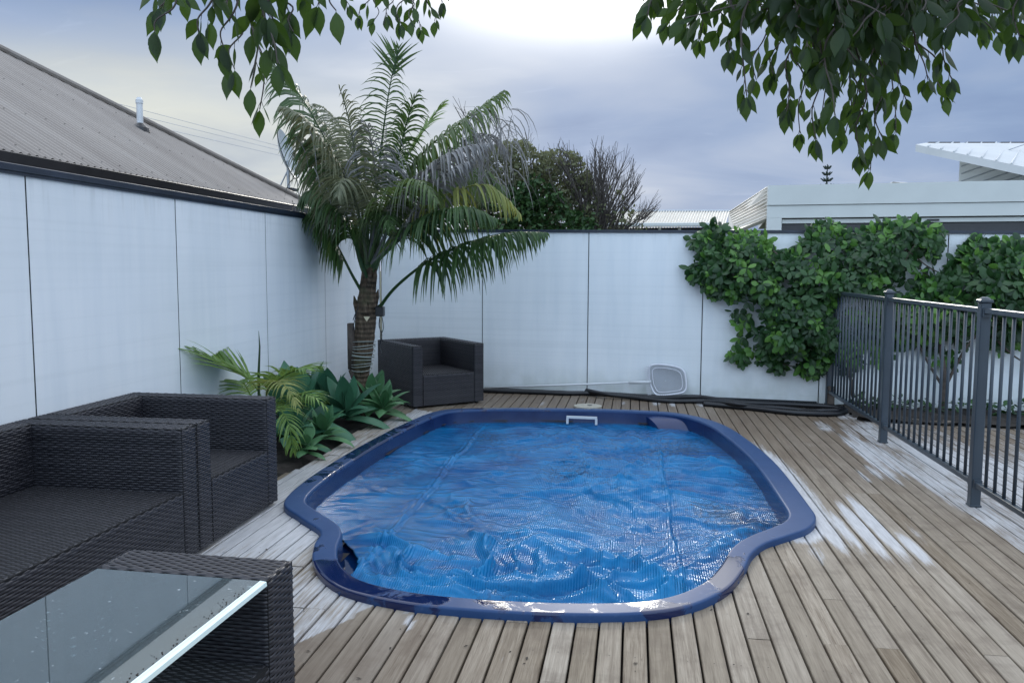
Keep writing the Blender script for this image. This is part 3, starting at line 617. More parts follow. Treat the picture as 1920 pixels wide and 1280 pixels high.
# far cream corrugated roof
fh = wthing('house', 'distant cream corrugated roof between the bare shrub and the white house', 'house', tuple(P(1280, 430, 20)))
m = MB(); Yg, Yr = 18.5, 20.5
e0, e1, r0_, r1_ = np.array(P(1130, 428, Yg)), np.array(P(1360, 424, Yg)), np.array(P(1150, 396, Yr)), np.array(P(1368, 396, Yr))
n = 260; f = np.linspace(0, 1, n)[:, None]; lo = e0*(1-f)+e1*f; hi = r0_*(1-f)+r1_*f; ph = .02*np.cos(np.arange(n)*2*math.pi/6)[:, None]*np.array([0, -.3, 1]); m.grid(np.stack([lo+ph, hi+ph], 0)); rfo = m.build('roof', MAT['house_roof'], fh)
m = MB(); m.tube([np.array(P(1150, 395.5, Yr)), np.array(P(1368, 395.5, Yr))], .03, 6); m.build('ridge_cap', MAT['galv'], rfo)
m = MB(); m.box(P(1130, 421, 18.3)[0], P(1330, 421, 18.3)[0], 18.25, 18.4, P(1330, 424.5, 18.3)[2], P(1330, 417.5, 18.3)[2], bev=.01); m.build('gutter', MAT['white_house'], fh)
for x in (1237, 1274):
    m = MB(); q = P(x, 430, 18.6); m.box(q[0]-.03, q[0]+.03, 18.55, 18.62, -.5, P(x, 426, 18.6)[2]); m.build('verandah_post', MAT['white_house'], fh)
m = MB(); m.box(P(1130, 421, 19)[0], P(1360, 421, 19)[0], 18.9, 20.4, -.5, P(1300, 427, 19)[2]); m.build('house_wall', MAT['gutter_dark'], fh)
# norfolk pine tip far away
pt = np.array(P(1550, 347, 60)); pn = wthing('norfolk_pine', 'tiny distant pine top with tiered branches above the white fascia', 'tree', (pt[0], 60, -.5))
m = MB(); zt = P(1550, 308, 60)[2]; m.tube([(pt[0], 60, -.5), (pt[0], 60, zt)], [.25, .03], 6); m.build('trunk', MAT['pine'], pn)
m = MB(); rp = random.Random(3)
for k in range(16):
    z = zt-.25-k*.42; L_ = .28+.07*k
    for j in range(8):
        a_ = j*math.pi/4+k*.4; c = np.array([pt[0], 60, z]); d = np.array([math.cos(a_), math.sin(a_), 0])
        pts = [c, c+d*L_*.5-(0, 0, .04), c+d*L_+(0, 0, .13)]; m.tube(pts, [.05, .07, .03], 5)
m.build('crown', MAT['pine'], pn)
# ================================================================== pool
pool = wthing('swimming_pool', 'small blue fibreglass plunge pool with a curvy raised rim in the deck', 'pool', (-.5, 5.6, 0))
# (inset, z)
prof = [(0.003, -0.03), (0.0, 0.0), (0.0, 0.026), (0.001, 0.030), (0.0035, 0.0335), (0.008, 0.0355), (0.011, 0.0362), (0.016, 0.0365), (0.13, 0.0385), (0.135, 0.0385), (0.140, 0.0378), (0.146, 0.0345), (0.150, 0.028), (0.152, 0.022), (.152, .018)]
wallp = [(0.152, 0.018), (0.155, -0.03), (0.163, -0.09), (0.175, -0.16), (0.21, -0.6), (0.30, -1.1)]
RF = np.clip(.73+.28/(1+np.exp(-(OUT[:, 0]-.75)*12))/(1+np.exp(-(OUT[:, 1]-4.3)*6))+.10/(1+np.exp((OUT[:, 0]+1.55)*12)), 0, 1.15)
def ring(d, z, sm): q = smooth_closed(inset(OUT, d*RF if d > .02 else d), sm); return np.column_stack([q, np.full(len(q), z)])
A = np.stack([ring(d, z, int(d*40)) for d, z in prof], 0)
def wetattr(A):
    X, Y = A[..., 0], A[..., 1]; v = np.full(X.shape, .34)
    g = lambda x, y, a, b, w: w*np.exp(-(((X-x)/a)**2+((Y-y)/b)**2))
    v = v+g(-2.1, 6.2, .35, 1.6, .25)+g(-1.3, 3.4, .45, .4, .30)+g(-.6, 3.25, .5, .10, .12)+g(.42, 3.75, .13, .35, .34)+g(.12, 3.30, .22, .07, .26)+g(-.35, 3.22, .25, .06, .12)+g(-1.2, 8.1, .8, .3, .2)
    return v+np.where((X > .6) & (Y > 4.4), -.10, 0)
m = MB(); m.grid(A, wetattr(A), close=True); rim = m.build('pool_rim', MAT['rim'], pool, smooth=True)
B = np.stack([ring(d, z, int(d*40)) for d, z in wallp], 0)
m = MB(); m.grid(B, 0.0, close=True); n = B.shape[1]; m.add(B[-1], [tuple(range(n))]); m.build('pool_shell', MAT['poolwall'], pool, smooth=True)
def ledge(top, bot, zt_, zb):
    t_ = np.array([G(*q, zt_) for q in top]); b_ = np.array([G(*q, zb) for q in bot]); m = MB(); k = 10
    U, V_ = np.linspace(0, 1, 13), np.linspace(0, 1, 9); a_ = []
    for v in V_:
        row = []
        for u in U:
            p0 = t_[0]*(1-u)+t_[1]*u; p1 = b_[0]*(1-u)+b_[1]*u; e = v; q = p0*(1-e)+p1*e
            q[2] = zt_+(zb-zt_)*(v**2.2); q[2] -= 0.02*(abs(2*u-1)**6); row.append(q)
        a_.append(row)
    m.grid(np.array(a_)); A_ = np.array(a_)
    for sl_ in (A_[:, 0], A_[:, -1]): m.grid(np.stack([sl_, sl_-np.array([0, 0, .25])], 0)) if sl_ is A_[:, 0] else m.grid(np.stack([sl_-np.array([0, 0, .25]), sl_], 0))
    m.grid(np.stack([A_[-1]-np.array([0, 0, .25]), A_[-1]], 0)[::-1]); return m
ledge([(1208, 776), (1345, 787)], [(1240, 808), (1332, 812)], .012, -.10).build('corner_ledge', MAT['poolwall'], pool, smooth=True)
ledge([(842, 772), (948, 769)], [(868, 795), (925, 792)], .012, -.10).build('corner_ledge', MAT['poolwall'], pool, smooth=True)
bz = 0.0; s0, s1 = np.array(G(1064, 782, bz)), np.array(G(1118, 784, bz)); m = MB()
m.obox((s0+s1)/2+(0, -.0, .003), (s1-s0)/2+np.array([.008, 0, 0]), (0, .012, 0), (0, 0, .011))
for q in (s0, s1): m.obox(q+(0, 0, -.034), (.011, 0, 0), (0, .012, 0), (0, 0, .028))
m.build('skimmer_frame', MAT['white_plastic'], pool)
m = MB(); n = 64; q = smooth_closed(inset(OUT, .166*RF), 6); m.add(np.column_stack([q, np.full(len(q), -.135)]), [tuple(range(len(q)))]); tag(m.build('pool_water', MAT['water']), kind='structure')
# cover
CV = smooth_closed(inset(OUT, .157*RF), 6); st = 0.0095
xs, ys = np.arange(CV[:, 0].min(), CV[:, 0].max()+st, st), np.arange(CV[:, 1].min(), CV[:, 1].max()+st, st)
GX, GY = np.meshgrid(xs, ys)
wx = GX+.35*(fbm(GX*1.3, GY*1.1, 3, 41)-.5)*2; wy = GY+.35*(fbm(GX*1.2+9, GY*1.3, 3, 42)-.5)*2
def ridge(n, p): return (1-np.abs(2*n-1))**p
calm = np.clip((GX+1.6)*0.9+.3, .3, 1)*np.clip(1.5-(GY-3.4)*.19, .40, 1.15)
h1 = ridge(vn(wx*2.2, wy*3.0, 51), 5.0)*.034*np.clip(fbm(GX*1.0, GY*1.0, 2, 61)*2.6-.75, 0, 1)
h2 = ridge(vn(wx*4.5+3, wy*10.0, 52), 2.4)*.026*np.clip(fbm(GX*1.4+4, GY*1.4, 2, 62)*2.6-.7, 0.1, 1)
h3 = (fbm(wx*6, wy*10, 3, 53)-.5)*.034+ridge(vn(wx*13, wy*24, 58), 2.5)*.006*np.clip(fbm(GX*2, GY*2, 2, 63)*3-1, 0, 1.2); h4 = ridge(vn(GX*1.1+.4*wy, GY*4.2, 57), 4)*.012+ridge(vn(wx*9+.8*np.sin(wy*5), wy*2.4, 71), 3.0)*.024*np.clip(fbm(GX*1.1+3, GY*.9+5, 2, 72)*4-1.7, 0, 1)+ridge(vn((wx+wy)*5, (wx-wy)*2.0, 73), 4.0)*.022*np.clip(fbm(GX*1.1+13, GY*.9+5, 2, 74)*4-1.9, 0, 1); h0 = (fbm(GX*.9, GY*.7, 2, 54)-.5)*.02
hs_ = np.zeros(GX.shape)
for (xa, ya, xb, yb) in ((-1.43, 7.9, -1.33, 3.7), (.211, 8.3, .242, 3.6)):
    sx = xa+(xb-xa)*(ya-GY)/(ya-yb)+.010*np.sin(GY*5); d = GX-sx; hs_ += .014*np.exp(-(d/.011)**2)-.008*np.exp(-((d-.03)/.013)**2)+.005*np.exp(-((d+.04)/.010)**2)
# a long soft bow of trapped air near the middle, and one low at the near end
def bow(x0, y0, x1, y1, k, wd, amp):
    t = np.clip(((GX-x0)*(x1-x0)+(GY-y0)*(y1-y0))/((x1-x0)**2+(y1-y0)**2), 0, 1); cxp = x0+(x1-x0)*t+k*np.sin(math.pi*t)*(-(y1-y0)); cyp = y0+(y1-y0)*t+k*np.sin(math.pi*t)*(x1-x0)
    return amp*np.exp(-((GX-cxp)**2+(GY-cyp)**2)/(wd*.8)**2)*np.sin(math.pi*np.clip(t*.96+.02, 0, 1))**.3
hb = bow(-.75, 5.3, .0, 6.2, -.25, .06, .03)+bow(-.35, 4.2, .25, 3.4, .2, .07, .045)+bow(-.9, 3.5, -.3, 3.45, .1, .05, .02)+bow(-1.5, 4.4, -.8, 4.0, -.1, .05, .018)+bow(-.1, 7.4, .1, 6.9, .1, .06, .02)+bow(.4, 4.3, .9, 4.9, .1, .06, .03)+bow(-.6, 4.5, -.4, 3.7, .15, .07, .02)+bow(0.3, 5.6, .7, 5.5, .2, .05, .02)
calm = calm*(.62+.7*np.clip(fbm(GX*1.5+7, GY*1.3, 3, 91)*3.2-1.1, 0, 1))
hh = calm*(h1*1.25+h2*1.3+h3+h4)+h0+hs_+hb
edg = np.full(GX.shape, 9.0)
for i in range(0, len(CV), 3): edg = np.minimum(edg, np.hypot(GX-CV[i, 0], GY-CV[i, 1]))
hh = hh*np.clip(edg/.16, .22, 1)*np.clip((8.3-GY)/1.6, .3, 1)
GZ = -.080+hh-.01
kp = inpoly(GX[:-1, :-1]+st/2, GY[:-1, :-1]+st/2, CV)
# leave the niche at the near left corner uncovered
nic = [G(*q, -.1)[:2] for q in ((600, 1000), (645, 1018), (664, 1040), (672, 1062), (668, 1085), (620, 1100), (560, 1060))]
kp &= ~inpoly(GX[:-1, :-1]+st/2, GY[:-1, :-1]+st/2, nic)
m = MB(); nx_ = len(xs); I, J = np.nonzero(kp); fc = np.stack([I*nx_+J, I*nx_+J+1, (I+1)*nx_+J+1, (I+1)*nx_+J], 1)
used = np.unique(fc); rem = np.full(GX.size, -1); rem[used] = np.arange(len(used)); V = np.stack([GX, GY, GZ], -1).reshape(-1, 3)[used]
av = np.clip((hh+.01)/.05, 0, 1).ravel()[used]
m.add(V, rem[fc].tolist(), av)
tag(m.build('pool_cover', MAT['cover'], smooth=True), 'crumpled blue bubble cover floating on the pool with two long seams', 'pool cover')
# ================================================================== wicker furniture
def strand_rows(mb, rows, rib=0.030, A=0.0022, hw=0.0056, seed=0):
    """rows: list of (base pts (n,3), normals (n,3), vdir (n,3), closed); points sampled every rib/3"""
    rr = random.Random(seed)
    for j, (Bp, Nn, Vd, s, closed) in enumerate(rows):
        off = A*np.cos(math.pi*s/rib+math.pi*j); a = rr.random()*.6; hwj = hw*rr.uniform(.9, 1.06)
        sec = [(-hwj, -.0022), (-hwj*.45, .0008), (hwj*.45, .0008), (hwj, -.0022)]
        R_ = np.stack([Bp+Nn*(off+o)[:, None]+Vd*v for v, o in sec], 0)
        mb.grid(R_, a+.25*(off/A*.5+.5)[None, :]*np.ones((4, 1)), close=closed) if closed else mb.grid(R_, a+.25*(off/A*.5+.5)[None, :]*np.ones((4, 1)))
def closed_path(x0, x1, y0, y1, r=.018, step=.010, rib=.030):
    c = []
    for cx, cy, a0 in ((x1-r, y0+r, -90), (x1-r, y1-r, 0), (x0+r, y1-r, 90), (x0+r, y0+r, 180)):
        for k in range(5): a = rad(a0+90*k/4); c.append((cx+r*math.cos(a), cy+r*math.sin(a)))
    c.append(c[0]); c = np.array(c); L_ = np.linalg.norm(np.diff(c, axis=0), axis=1).sum(); nrib = max(2, 2*round(L_/rib/2)); n = nrib*3
    q = resample(c, L_/n)[:n+1][:-1]; t = np.roll(q, -1, 0)-np.roll(q, 1, 0); t /= np.linalg.norm(t, axis=1)[:, None]
    return q, np.stack([t[:, 1], -t[:, 0]], 1), np.arange(len(q))*rib/3
PW = 0.0118
def wicker_box(mb, x0, x1, y0, y1, z0, z1, top='x', seed=0, faces='all', rt=.02):
    nrow = int((z1-rt-z0)/PW); rows = []
    if faces == 'all':
        q, nn, s = closed_path(x0, x1, y0, y1)
        segs = [(q, nn, s, True)]
    else:
        segs = []
        for fce in faces:
            (ax, bx) = {'+x': ((x1, y0), (x1, y1)), '-x': ((x0, y1), (x0, y0))}[fce]; L_ = math.dist(ax, bx); n = int(L_/.01); f = np.linspace(0, 1, n+1)[:, None]
            q = np.array(ax)*(1-f)+np.array(bx)*f; segs.append((q, np.tile([1.0 if fce == '+x' else -1.0, 0], (n+1, 1)), f[:, 0]*L_, False))
    for q, nn, s, cl in segs:
        rows = []
        for j in range(nrow+3):
            if j < nrow: z = z0+PW*(j+.5); ins = 0; N3 = np.column_stack([nn, np.zeros(len(nn))]); V3 = np.tile([0, 0, 1.0], (len(nn), 1))
            else:
                th = (j-nrow+.45)/3*math.pi/2; z = z0+nrow*PW+(rt)*math.sin(th)*1.0; ins = rt*(1-math.cos(th)); N3 = np.column_stack([nn*math.cos(th), np.full(len(nn), math.sin(th))]); V3 = np.column_stack([-nn*math.sin(th), np.full(len(nn), math.cos(th))])
            B_ = np.column_stack([q-nn*ins, np.full(len(q), z)]); rows.append((B_, N3, V3, s, cl))
        strand_rows(mb, rows, seed=seed+int(x0*100))
    ztop = z0+nrow*PW+rt
    # top weave
    xa, xb, ya, yb = x0+rt*.75, x1-rt*.75, y0+rt*.75, y1-rt*.75
    if faces != 'all': ya, yb = y0, y1
    rows = []
    if top == 'x':
        n = int((xb-xa)/.01); u = np.linspace(xa, xb, n+1); k = max(1, int((yb-ya)/PW))
        for j in range(k):
            y = ya+(j+.5)*(yb-ya)/k; B_ = np.column_stack([u, np.full(n+1, y), np.full(n+1, ztop)]); rows.append((B_, np.tile([0, 0, 1.0], (n+1, 1)), np.tile([0, 1.0, 0], (n+1, 1)), u-xa, False))
    else:
        n = int((yb-ya)/.01); u = np.linspace(ya, yb, n+1); k = max(1, int((xb-xa)/PW))
        for j in range(k):
            x = xa+(j+.5)*(xb-xa)/k; B_ = np.column_stack([np.full(n+1, x), u, np.full(n+1, ztop)]); rows.append((B_, np.tile([0, 0, 1.0], (n+1, 1)), np.tile([-1.0, 0, 0], (n+1, 1)), u-ya, False))
    strand_rows(mb, rows, seed=seed+77)
def core(name, parent, x0, x1, y0, y1, z0, z1):
    m = MB(); e = .0045; m.box(x0+e, x1-e, y0+e, y1-e, z0, z1-e-.003); return m.build(name, MAT['wicker_core'], parent)
def wicker_piece(name, parent, x0, x1, y0, y1, z0, z1, top, seed, faces='all'):
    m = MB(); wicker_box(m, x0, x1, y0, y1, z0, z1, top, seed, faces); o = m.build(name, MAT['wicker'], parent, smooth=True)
    core('core', o, x0, x1, y0, y1, z0-.0, z1); return o
def armchair(name, label, cat, D, Wd, Hh, t, zs, group=None, seed=0):
    c = thing(name, label, cat, group=group)
    x0, x1 = -D/2, D/2; y0, y1 = -Wd/2, Wd/2; zf = .025
    wicker_piece('armrest', c, x0, x1, y0, y0+t, zf, Hh, 'x', seed+1); wicker_piece('armrest', c, x0, x1, y1-t, y1, zf, Hh, 'x', seed+2)
    wicker_piece('backrest', c, x0, x0+t+.01, y0+t+.002, y1-t-.002, zf, Hh, 'y', seed+3, ('+x', '-x'))
    wicker_piece('seat', c, x0+t+.008, x1-.004, y0+t+.002, y1-t-.002, zf, zs, 'x', seed+4, ('+x',))
    for sx in (x0+.06, x1-.06):
        for sy in (y0+.06, y1-.06):
            m = MB(); m.tube([(sx, sy, 0), (sx, sy, zf+.01)], .02, 10); m.build('foot', MAT['black_plastic'], c)
    return c
def copy_tree(o, parent=None):
    c = o.copy(); COL.objects.link(c); c.parent = parent
    for ch in list(o.children): copy_tree(ch, c)
    return c
D_, H_, T_arm, ZS = .93, .665, .13, .36
ch = armchair('wicker_armchair', 'dark wicker armchair between the wicker sofa and the small palm', 'armchair', D_, .90, H_, T_arm, ZS, 'dark wicker armchairs', 10)
ch2 = copy_tree(ch)
ch.location = (-2.115-D_/2, 4.575-.45, 0)
sofa = armchair('wicker_sofa', 'dark wicker sofa beside the glass coffee table, cut off by the left edge', 'sofa', D_, 1.72, H_, T_arm, ZS, seed=30)
sofa.location = (-2.115-D_/2, 3.668-.86, 0)
ch2['label'] = 'dark wicker armchair standing in the back corner beside the tall palm'
ang = rad(-50); fc = np.array([math.cos(ang), math.sin(ang)]); sdv = np.array([-fc[1], fc[0]]); ch2.scale = (1.0, .92, .97)
cor = np.array([-2.20, 7.915]); cen = cor-fc*D_*1.0/2+sdv*.90*.92/2; ch2.location = (cen[0], cen[1], 0); ch2.rotation_euler = (0, 0, ang)
# coffee table
TX0, TX1, TY1, TZ = -1.69, -1.10, 2.46, .48; TL = 1.15
ct = thing('coffee_table', 'low dark wicker coffee table with a glass top in the near left corner', 'coffee table', ((TX0+TX1)/2, TY1-TL/2, 0), rad(-1.5))
hw_ = (TX1-TX0)/2; hl = TL/2
for sgn, nm in ((1, 'end_panel'), (-1, 'end_panel')):
    ya, yb = (hl-.18, hl) if sgn > 0 else (-hl, -hl+.18)
    wicker_piece(nm, ct, -hw_, hw_, ya, yb, .02, TZ, 'x', 50+sgn)
m = MB(); wicker_box(m, -hw_+.003, hw_-.004, -hl+.182, hl-.182, .02, .215, 'x', 61, ('+x', '-x')); so_ = m.build('shelf', MAT['wicker'], ct, smooth=True); core('core', so_, -hw_, hw_, -hl+.18, hl-.18, .02, .213)
m = MB(); m.box(-hw_+.012, hw_-.0165, -hl+.185, hl-.184, TZ-.017, TZ-.005); gt = m.build('glass_top', MAT['glass'], ct)
m = MB(); ya_, yb_ = -hl+.185, hl-.184; m.add([(hw_-.016, ya_, TZ-.019), (hw_-.016, yb_, TZ-.019), (hw_-.002, ya_, TZ-.019), (hw_-.002, yb_, TZ-.019), (hw_-.024, ya_, TZ-.0043), (hw_-.024, yb_, TZ-.0043), (hw_-.004, ya_, TZ-.0065), (hw_-.004, yb_, TZ-.0065)], [(4, 6, 7, 5), (6, 2, 3, 7), (2, 0, 1, 3), (0, 4, 5, 1), (0, 2, 6, 4), (1, 5, 7, 3)]); m.build('glass_edge', MAT['glass_edge'], gt)
# wet grime and leaf bits along the glass edge
m = MB(); rr = random.Random(8)
for k in range(70):
    y = rr.uniform(-.35, hl-.25); x = hw_-.026-abs(rr.gauss(0, .014)) if k < 70 else rr.uniform(-hw_+.05, hw_-.05); s = rr.uniform(.0008, .0024)
    m.tube([(x, y, TZ-.0050), (x+rr.uniform(-1, 1)*s, y+rr.uniform(-1, 1)*s*2, TZ-.0035)], [s, s*.5], 6)
tag(m.build('dirt_specks', MAT['debris'], gt), kind='stuff')
# ================================================================== pool fence
fn = wthing('pool_fence', 'slate-grey metal pool fence with upright pickets on the right of the deck', 'fence', (2.065, 6, 0))
FX = 2.065; posts = [9.0, 7.06, 5.215, 3.35, 1.5, -.35]
def fence_post(y):
    m = MB(); w = .029; m.box(FX-w, FX+w, y-w, y+w, 0, 1.235, bev=.004); o = m.build('post', MAT['fence_paint'], fn)
    m = MB(); w = .037; m.box(FX-w, FX+w, y-w, y+w, 1.235, 1.255, bev=.005); m.tube([(FX, y, 1.254), (FX, y, 1.264), (FX, y, 1.270)], [.033, .026, .012], 16); m.build('post_cap', MAT['fence_paint'], o)
    m = MB(); w = .034; m.box(FX-w, FX+w, y-w, y+w, .0, .012, bev=.002); m.build('base_plate', MAT['fence_paint'], o)
    for z in (.145, 1.175):
        for s in (-1, 1): m = MB(); m.box(FX-.022, FX+.022, min(y+s*.030, y+s*.052), max(y+s*.030, y+s*.052), z-.024, z+.026); m.build('bracket', MAT['fence_paint'], o)
for y in posts: fence_post(y)
for ya, yb in zip(posts[1:], posts[:-1]):
    a_, b_ = ya+.034, yb-.034
    m = MB(); m.box(FX-.019, FX+.019, a_, b_, 1.172, 1.206, bev=.004); pr = m.build('top_rail', MAT['fence_paint'], fn); m = MB(); m.box(FX-.017, FX+.017, a_, b_, .125, .157, bev=.003); m.build('bottom_rail', MAT['fence_paint'], fn)
    n = int(round((b_-a_)/.118))-1
    for k in range(n):
        y = a_+(k+1)*(b_-a_)/(n+1); m = MB(); m.tube([(FX, y, .157), (FX, y, 1.172)], .0105, 8); m.build('picket', MAT['fence_paint'], pr, smooth=True)
# ================================================================== small things by the back wall
m = MB(); c = np.array(G(1102, 761, .006)); m.tube([c-(0, 0, .010), c+(0, 0, .004), c+(0, 0, .006)], [.145, .145, .138], 40); 
lid = m.build('skimmer_lid', MAT['beige_lid']); tag(lid, 'round beige skimmer lid set in the deck behind the pool', 'lid')
m = MB(); m.tube([c+(.02, .02, .004), c+(.02, .02, .009)], .026, 10); m.build('lid_hole', MAT['black_plastic'], lid)
# leaf net
n0 = np.array(P(1216, 690, back_y(.16)-.10)); nt_ = wthing('pool_net', 'white pool leaf net with a long pole leaning on the back wall', 'pool net', tuple(n0))
def pw(px, py, off): 
    Y = 9.2
    for _ in range(3): q = P(px, py, Y); Y = back_y(q[0])-off
    return np.array(P(px, py, Y))
ctl = [(1219, 686, .06), (1245, 684, .05), (1278, 692, .05), (1286, 712, .07), (1284, 733, .10), (1262, 739, .12), (1232, 740, .12), (1221, 725, .10), (1217, 705, .08)]
fr_ = catmull([pw(*q) for q in ctl], 6, True); fr_ = np.vstack([fr_, fr_[:2]]); m = MB(); m.tube(fr_, .011, 8); m.build('net_frame', MAT['net_frame'], nt_, smooth=True)
inn = fr_[:-1].mean(0)+(fr_-fr_.mean(0))*.80; m = MB(); m.tube(inn+np.array([0, .008, 0]), .005, 6); m.build('inner_frame', MAT['net_frame'], nt_, smooth=True)
def mk_mesh():
    t = NT('net_mesh', 0.8, 0.1); t.inp('Base Color', (0.34, 0.35, 0.40)); tr = t.N.new('ShaderNodeBsdfTransparent'); ms = t.N.new('ShaderNodeMixShader'); ms.inputs[0].default_value = .42
    t.L.new(tr.outputs[0], ms.inputs[1]); t.L.new(t.b.outputs[0], ms.inputs[2]); t.L.new(ms.outputs[0], t.out.inputs[0]); MAT['net_mesh'] = t.m
mk_mesh()
m = MB(); cen = fr_.mean(0)+np.array([0, .06, -.02]); A = np.stack([cen*(1-f)+fr_*f+np.array([0, .025*math.sin(math.pi*f), 0]) for f in (0.02, .35, .7, 1.0)], 0); m.grid(A); m.build('netting', MAT['net_mesh'], nt_, smooth=True)
m = MB(); e0 = pw(1217, 686, .08); e1 = pw(1221, 739, .13)
for k in range(16):
    f = k/15; q = e0*(1-f)+e1*f; m.tube([q, q+np.array([-.05, .0, -.008])], [.005, .003], 5)
m.build('bristles', MAT['net_frame'], nt_)
a_, b_ = pw(1221, 716, .11), pw(905, 727, .05); mid = pw(1180, 717, .10); m = MB(); m.tube([mid, b_], .011, 10); pl = m.build('pole', MAT['white_plastic'], nt_, smooth=True)
m = MB(); m.tube([a_, mid], .017, 10); m.build('pole_socket', MAT['white_plastic'], pl, smooth=True)
# black vacuum hose
def hose(name, px, r, label):
    pts = catmull([G(x, y, z) for x, y, z in px], 8); pts[:, 2] = np.maximum(pts[:, 2], r*.95); q = resample(pts, .012); m = MB(); rr = r*(1+.10*np.cos(np.arange(len(q))*math.pi)); m.tube(q, rr, 10)
    return tag(m.build(name, MAT['hose'], smooth=True), label, 'hose')
hose('pool_hose', [(905, 733, .02), (980, 735, .02), (1060, 738, .02), (1101, 738, .02), (1160, 741, .02), (1230, 746, .02), (1300, 744, .03), (1345, 749, .03), (1400, 756, .02), (1480, 759, .02), (1540, 761, .03), (1578, 766, .03), (1583, 773, .02), (1550, 777, .02), (1480, 774, .02), (1400, 765, .02), (1320, 758, .02)], .027, 'black ribbed hose lying along the foot of the back wall, looping at the fence')
hose('pool_hose', [(1100, 732, .05), (1130, 738, .05), (1180, 744, .03), (1250, 752, .02), (1320, 752, .03), (1380, 757, .06), (1440, 764, .02), (1500, 769, .02), (1540, 770, .045), (1570, 769, .05)], .024, 'black ribbed hose crossing over the first one in front of the net')
m = MB(); 
for (xa, xb) in ((-3.0, -.6), (-.6, 1.95)):
    p0, p1 = np.array([xa, back_y(xa)-.016, 0]), np.array([xb, back_y(xb)-.016, 0]); m.tube([p0+(0, 0, .012), p1+(0, 0, .012)], .013, 6)
m.build('base_strip', MAT['backing'], wb)
m = MB(); q = np.array(pw(1557, 746, .05)); m.box(q[0]-.035, q[0]+.035, q[1]-.04, q[1]+.03, 0, .20, bev=.008); tag(m.build('timber_block', MAT['bark_dark']), 'small dark block at the wall foot where the fence begins', 'block')
# debris on the deck
m = MB(); rr = random.Random(21); pxs = [(700, 1106), (570, 1146), (578, 1220), (537, 1256), (672, 1271), (732, 1215), (788, 1192), (874, 1211), (988, 1234), (983, 1244), (1402, 1150), (1191, 1243), (1512, 1192), (640, 1020), (1334, 1143), (500, 1030), (545, 1022), (486, 1036), (420, 1035), (1508, 1008)]
for k in range(60):
    if k < len(pxs): g_ = np.array(G(*pxs[k], .001))
    else: g_ = np.array([rr.uniform(-1.9, 2), rr.uniform(2.2, 5), .001]); 
    if inpoly(np.array([g_[0]]), np.array([g_[1]]), OUT)[0]: continue
    s = rr.uniform(.003, .009) if k < len(pxs) else rr.uniform(.002, .005); a = rr.uniform(0, 6.3); d = np.array([math.cos(a), math.sin(a), 0]); e = np.array([-d[1], d[0], 0])
    m.add([g_-d*s*1.6, g_-e*s*.6+(0, 0, .002), g_+d*s*1.4+(0, 0, .003), g_+e*s*.7+(0, 0, .004)], [(0, 1, 2, 3)])
tag(m.build('leaf_litter', MAT['debris']), kind='stuff', label='tiny dark leaf scraps scattered over the deck boards', cat='leaf litter')
# ================================================================== plants
def nrm(v): return v/max(np.linalg.norm(v), 1e-9)
def strip_leaf(mb, pts, wid, wdir, fold=.25, a=0.0):
    """pts (m,3) midline, wid (m,), wdir (m,3)"""
    pts = np.asarray(pts); t = np.gradient(pts, axis=0); nn = np.cross(t, wdir); nn /= np.maximum(np.linalg.norm(nn, axis=1), 1e-9)[:, None]
    w = np.asarray(wid)[:, None]; A = np.stack([pts-wdir*w+nn*w*fold, pts, pts+wdir*w+nn*w*fold], 1); mb.grid(A, a)
def leaflet(mb, p, d, L_, w, wd, grav, rr, a, seg=5):
    pts = [p]; dirs = []; q = p.copy(); dd = nrm(d)
    for k in range(seg):
        q = q+dd*L_/seg; pts.append(q.copy()); dd = nrm(dd+np.array([0, 0, -grav])/seg*1.6)
    pts = np.array(pts); u = np.linspace(0, 1, seg+1); wid = w*np.array([math.sin(math.pi*min(1, (x*.86+.14))**.75) if x < 1 else 0 for x in u]); wid[-1] = w*.04
    t = np.gradient(pts, axis=0); t /= np.linalg.norm(t, axis=1)[:, None]; W_ = wd[None]-t*(t@wd)[:, None]; W_ /= np.maximum(np.linalg.norm(W_, axis=1), 1e-6)[:, None]
    strip_leaf(mb, pts, wid, W_, .28, a)
def frond(path, n, Lmax, w, grav, seed, start=.25, fwd=.5, upv=(0, 0, 1), asym=(1, 1), lift=.1, r0=.014, curl=0.0):
    rr = random.Random(seed); q = resample(catmull(path, 10), .02); mb = MB(); m_ = len(q)
    mb.tube(q[::3], np.linspace(r0, .0035, len(q[::3])), 6, .3)
    T = np.gradient(q, axis=0); T /= np.linalg.norm(T, axis=1)[:, None]
    for k in range(n):
        f = start+(1-start)*(k+.5)/n; i = min(m_-1, int(f*(m_-1))); t = T[i]; S = np.cross(t, np.array(upv, float)); 
        if np.linalg.norm(S) < .25: S = np.cross(t, np.array([0.0, -1.0, 0.3]))
        S = nrm(S); up = nrm(np.cross(S, t)); g = (f-start)/(1-start)
        prof = (math.sin(math.pi*min(1, g*.80+.20)))**.7*(.55+.45*(1-g))+.12
        for si, sg in ((0, 1), (1, -1)):
            if asym[si] <= 0 or rr.random() > asym[si]: continue
            d = S*sg*(1-.35*g)+t*(fwd+.75*g**2)+up*(lift+rr.uniform(-.12, .12)); d = nrm(d+np.array([rr.uniform(-.08, .08) for _ in range(3)]))
            L_ = Lmax*prof*rr.uniform(.82, 1.08); leaflet(mb, q[i], d, L_, w*(.7+.3*prof)*rr.uniform(.8, 1.1), t, grav*rr.uniform(.7, 1.35), rr, rr.random())
    return mb
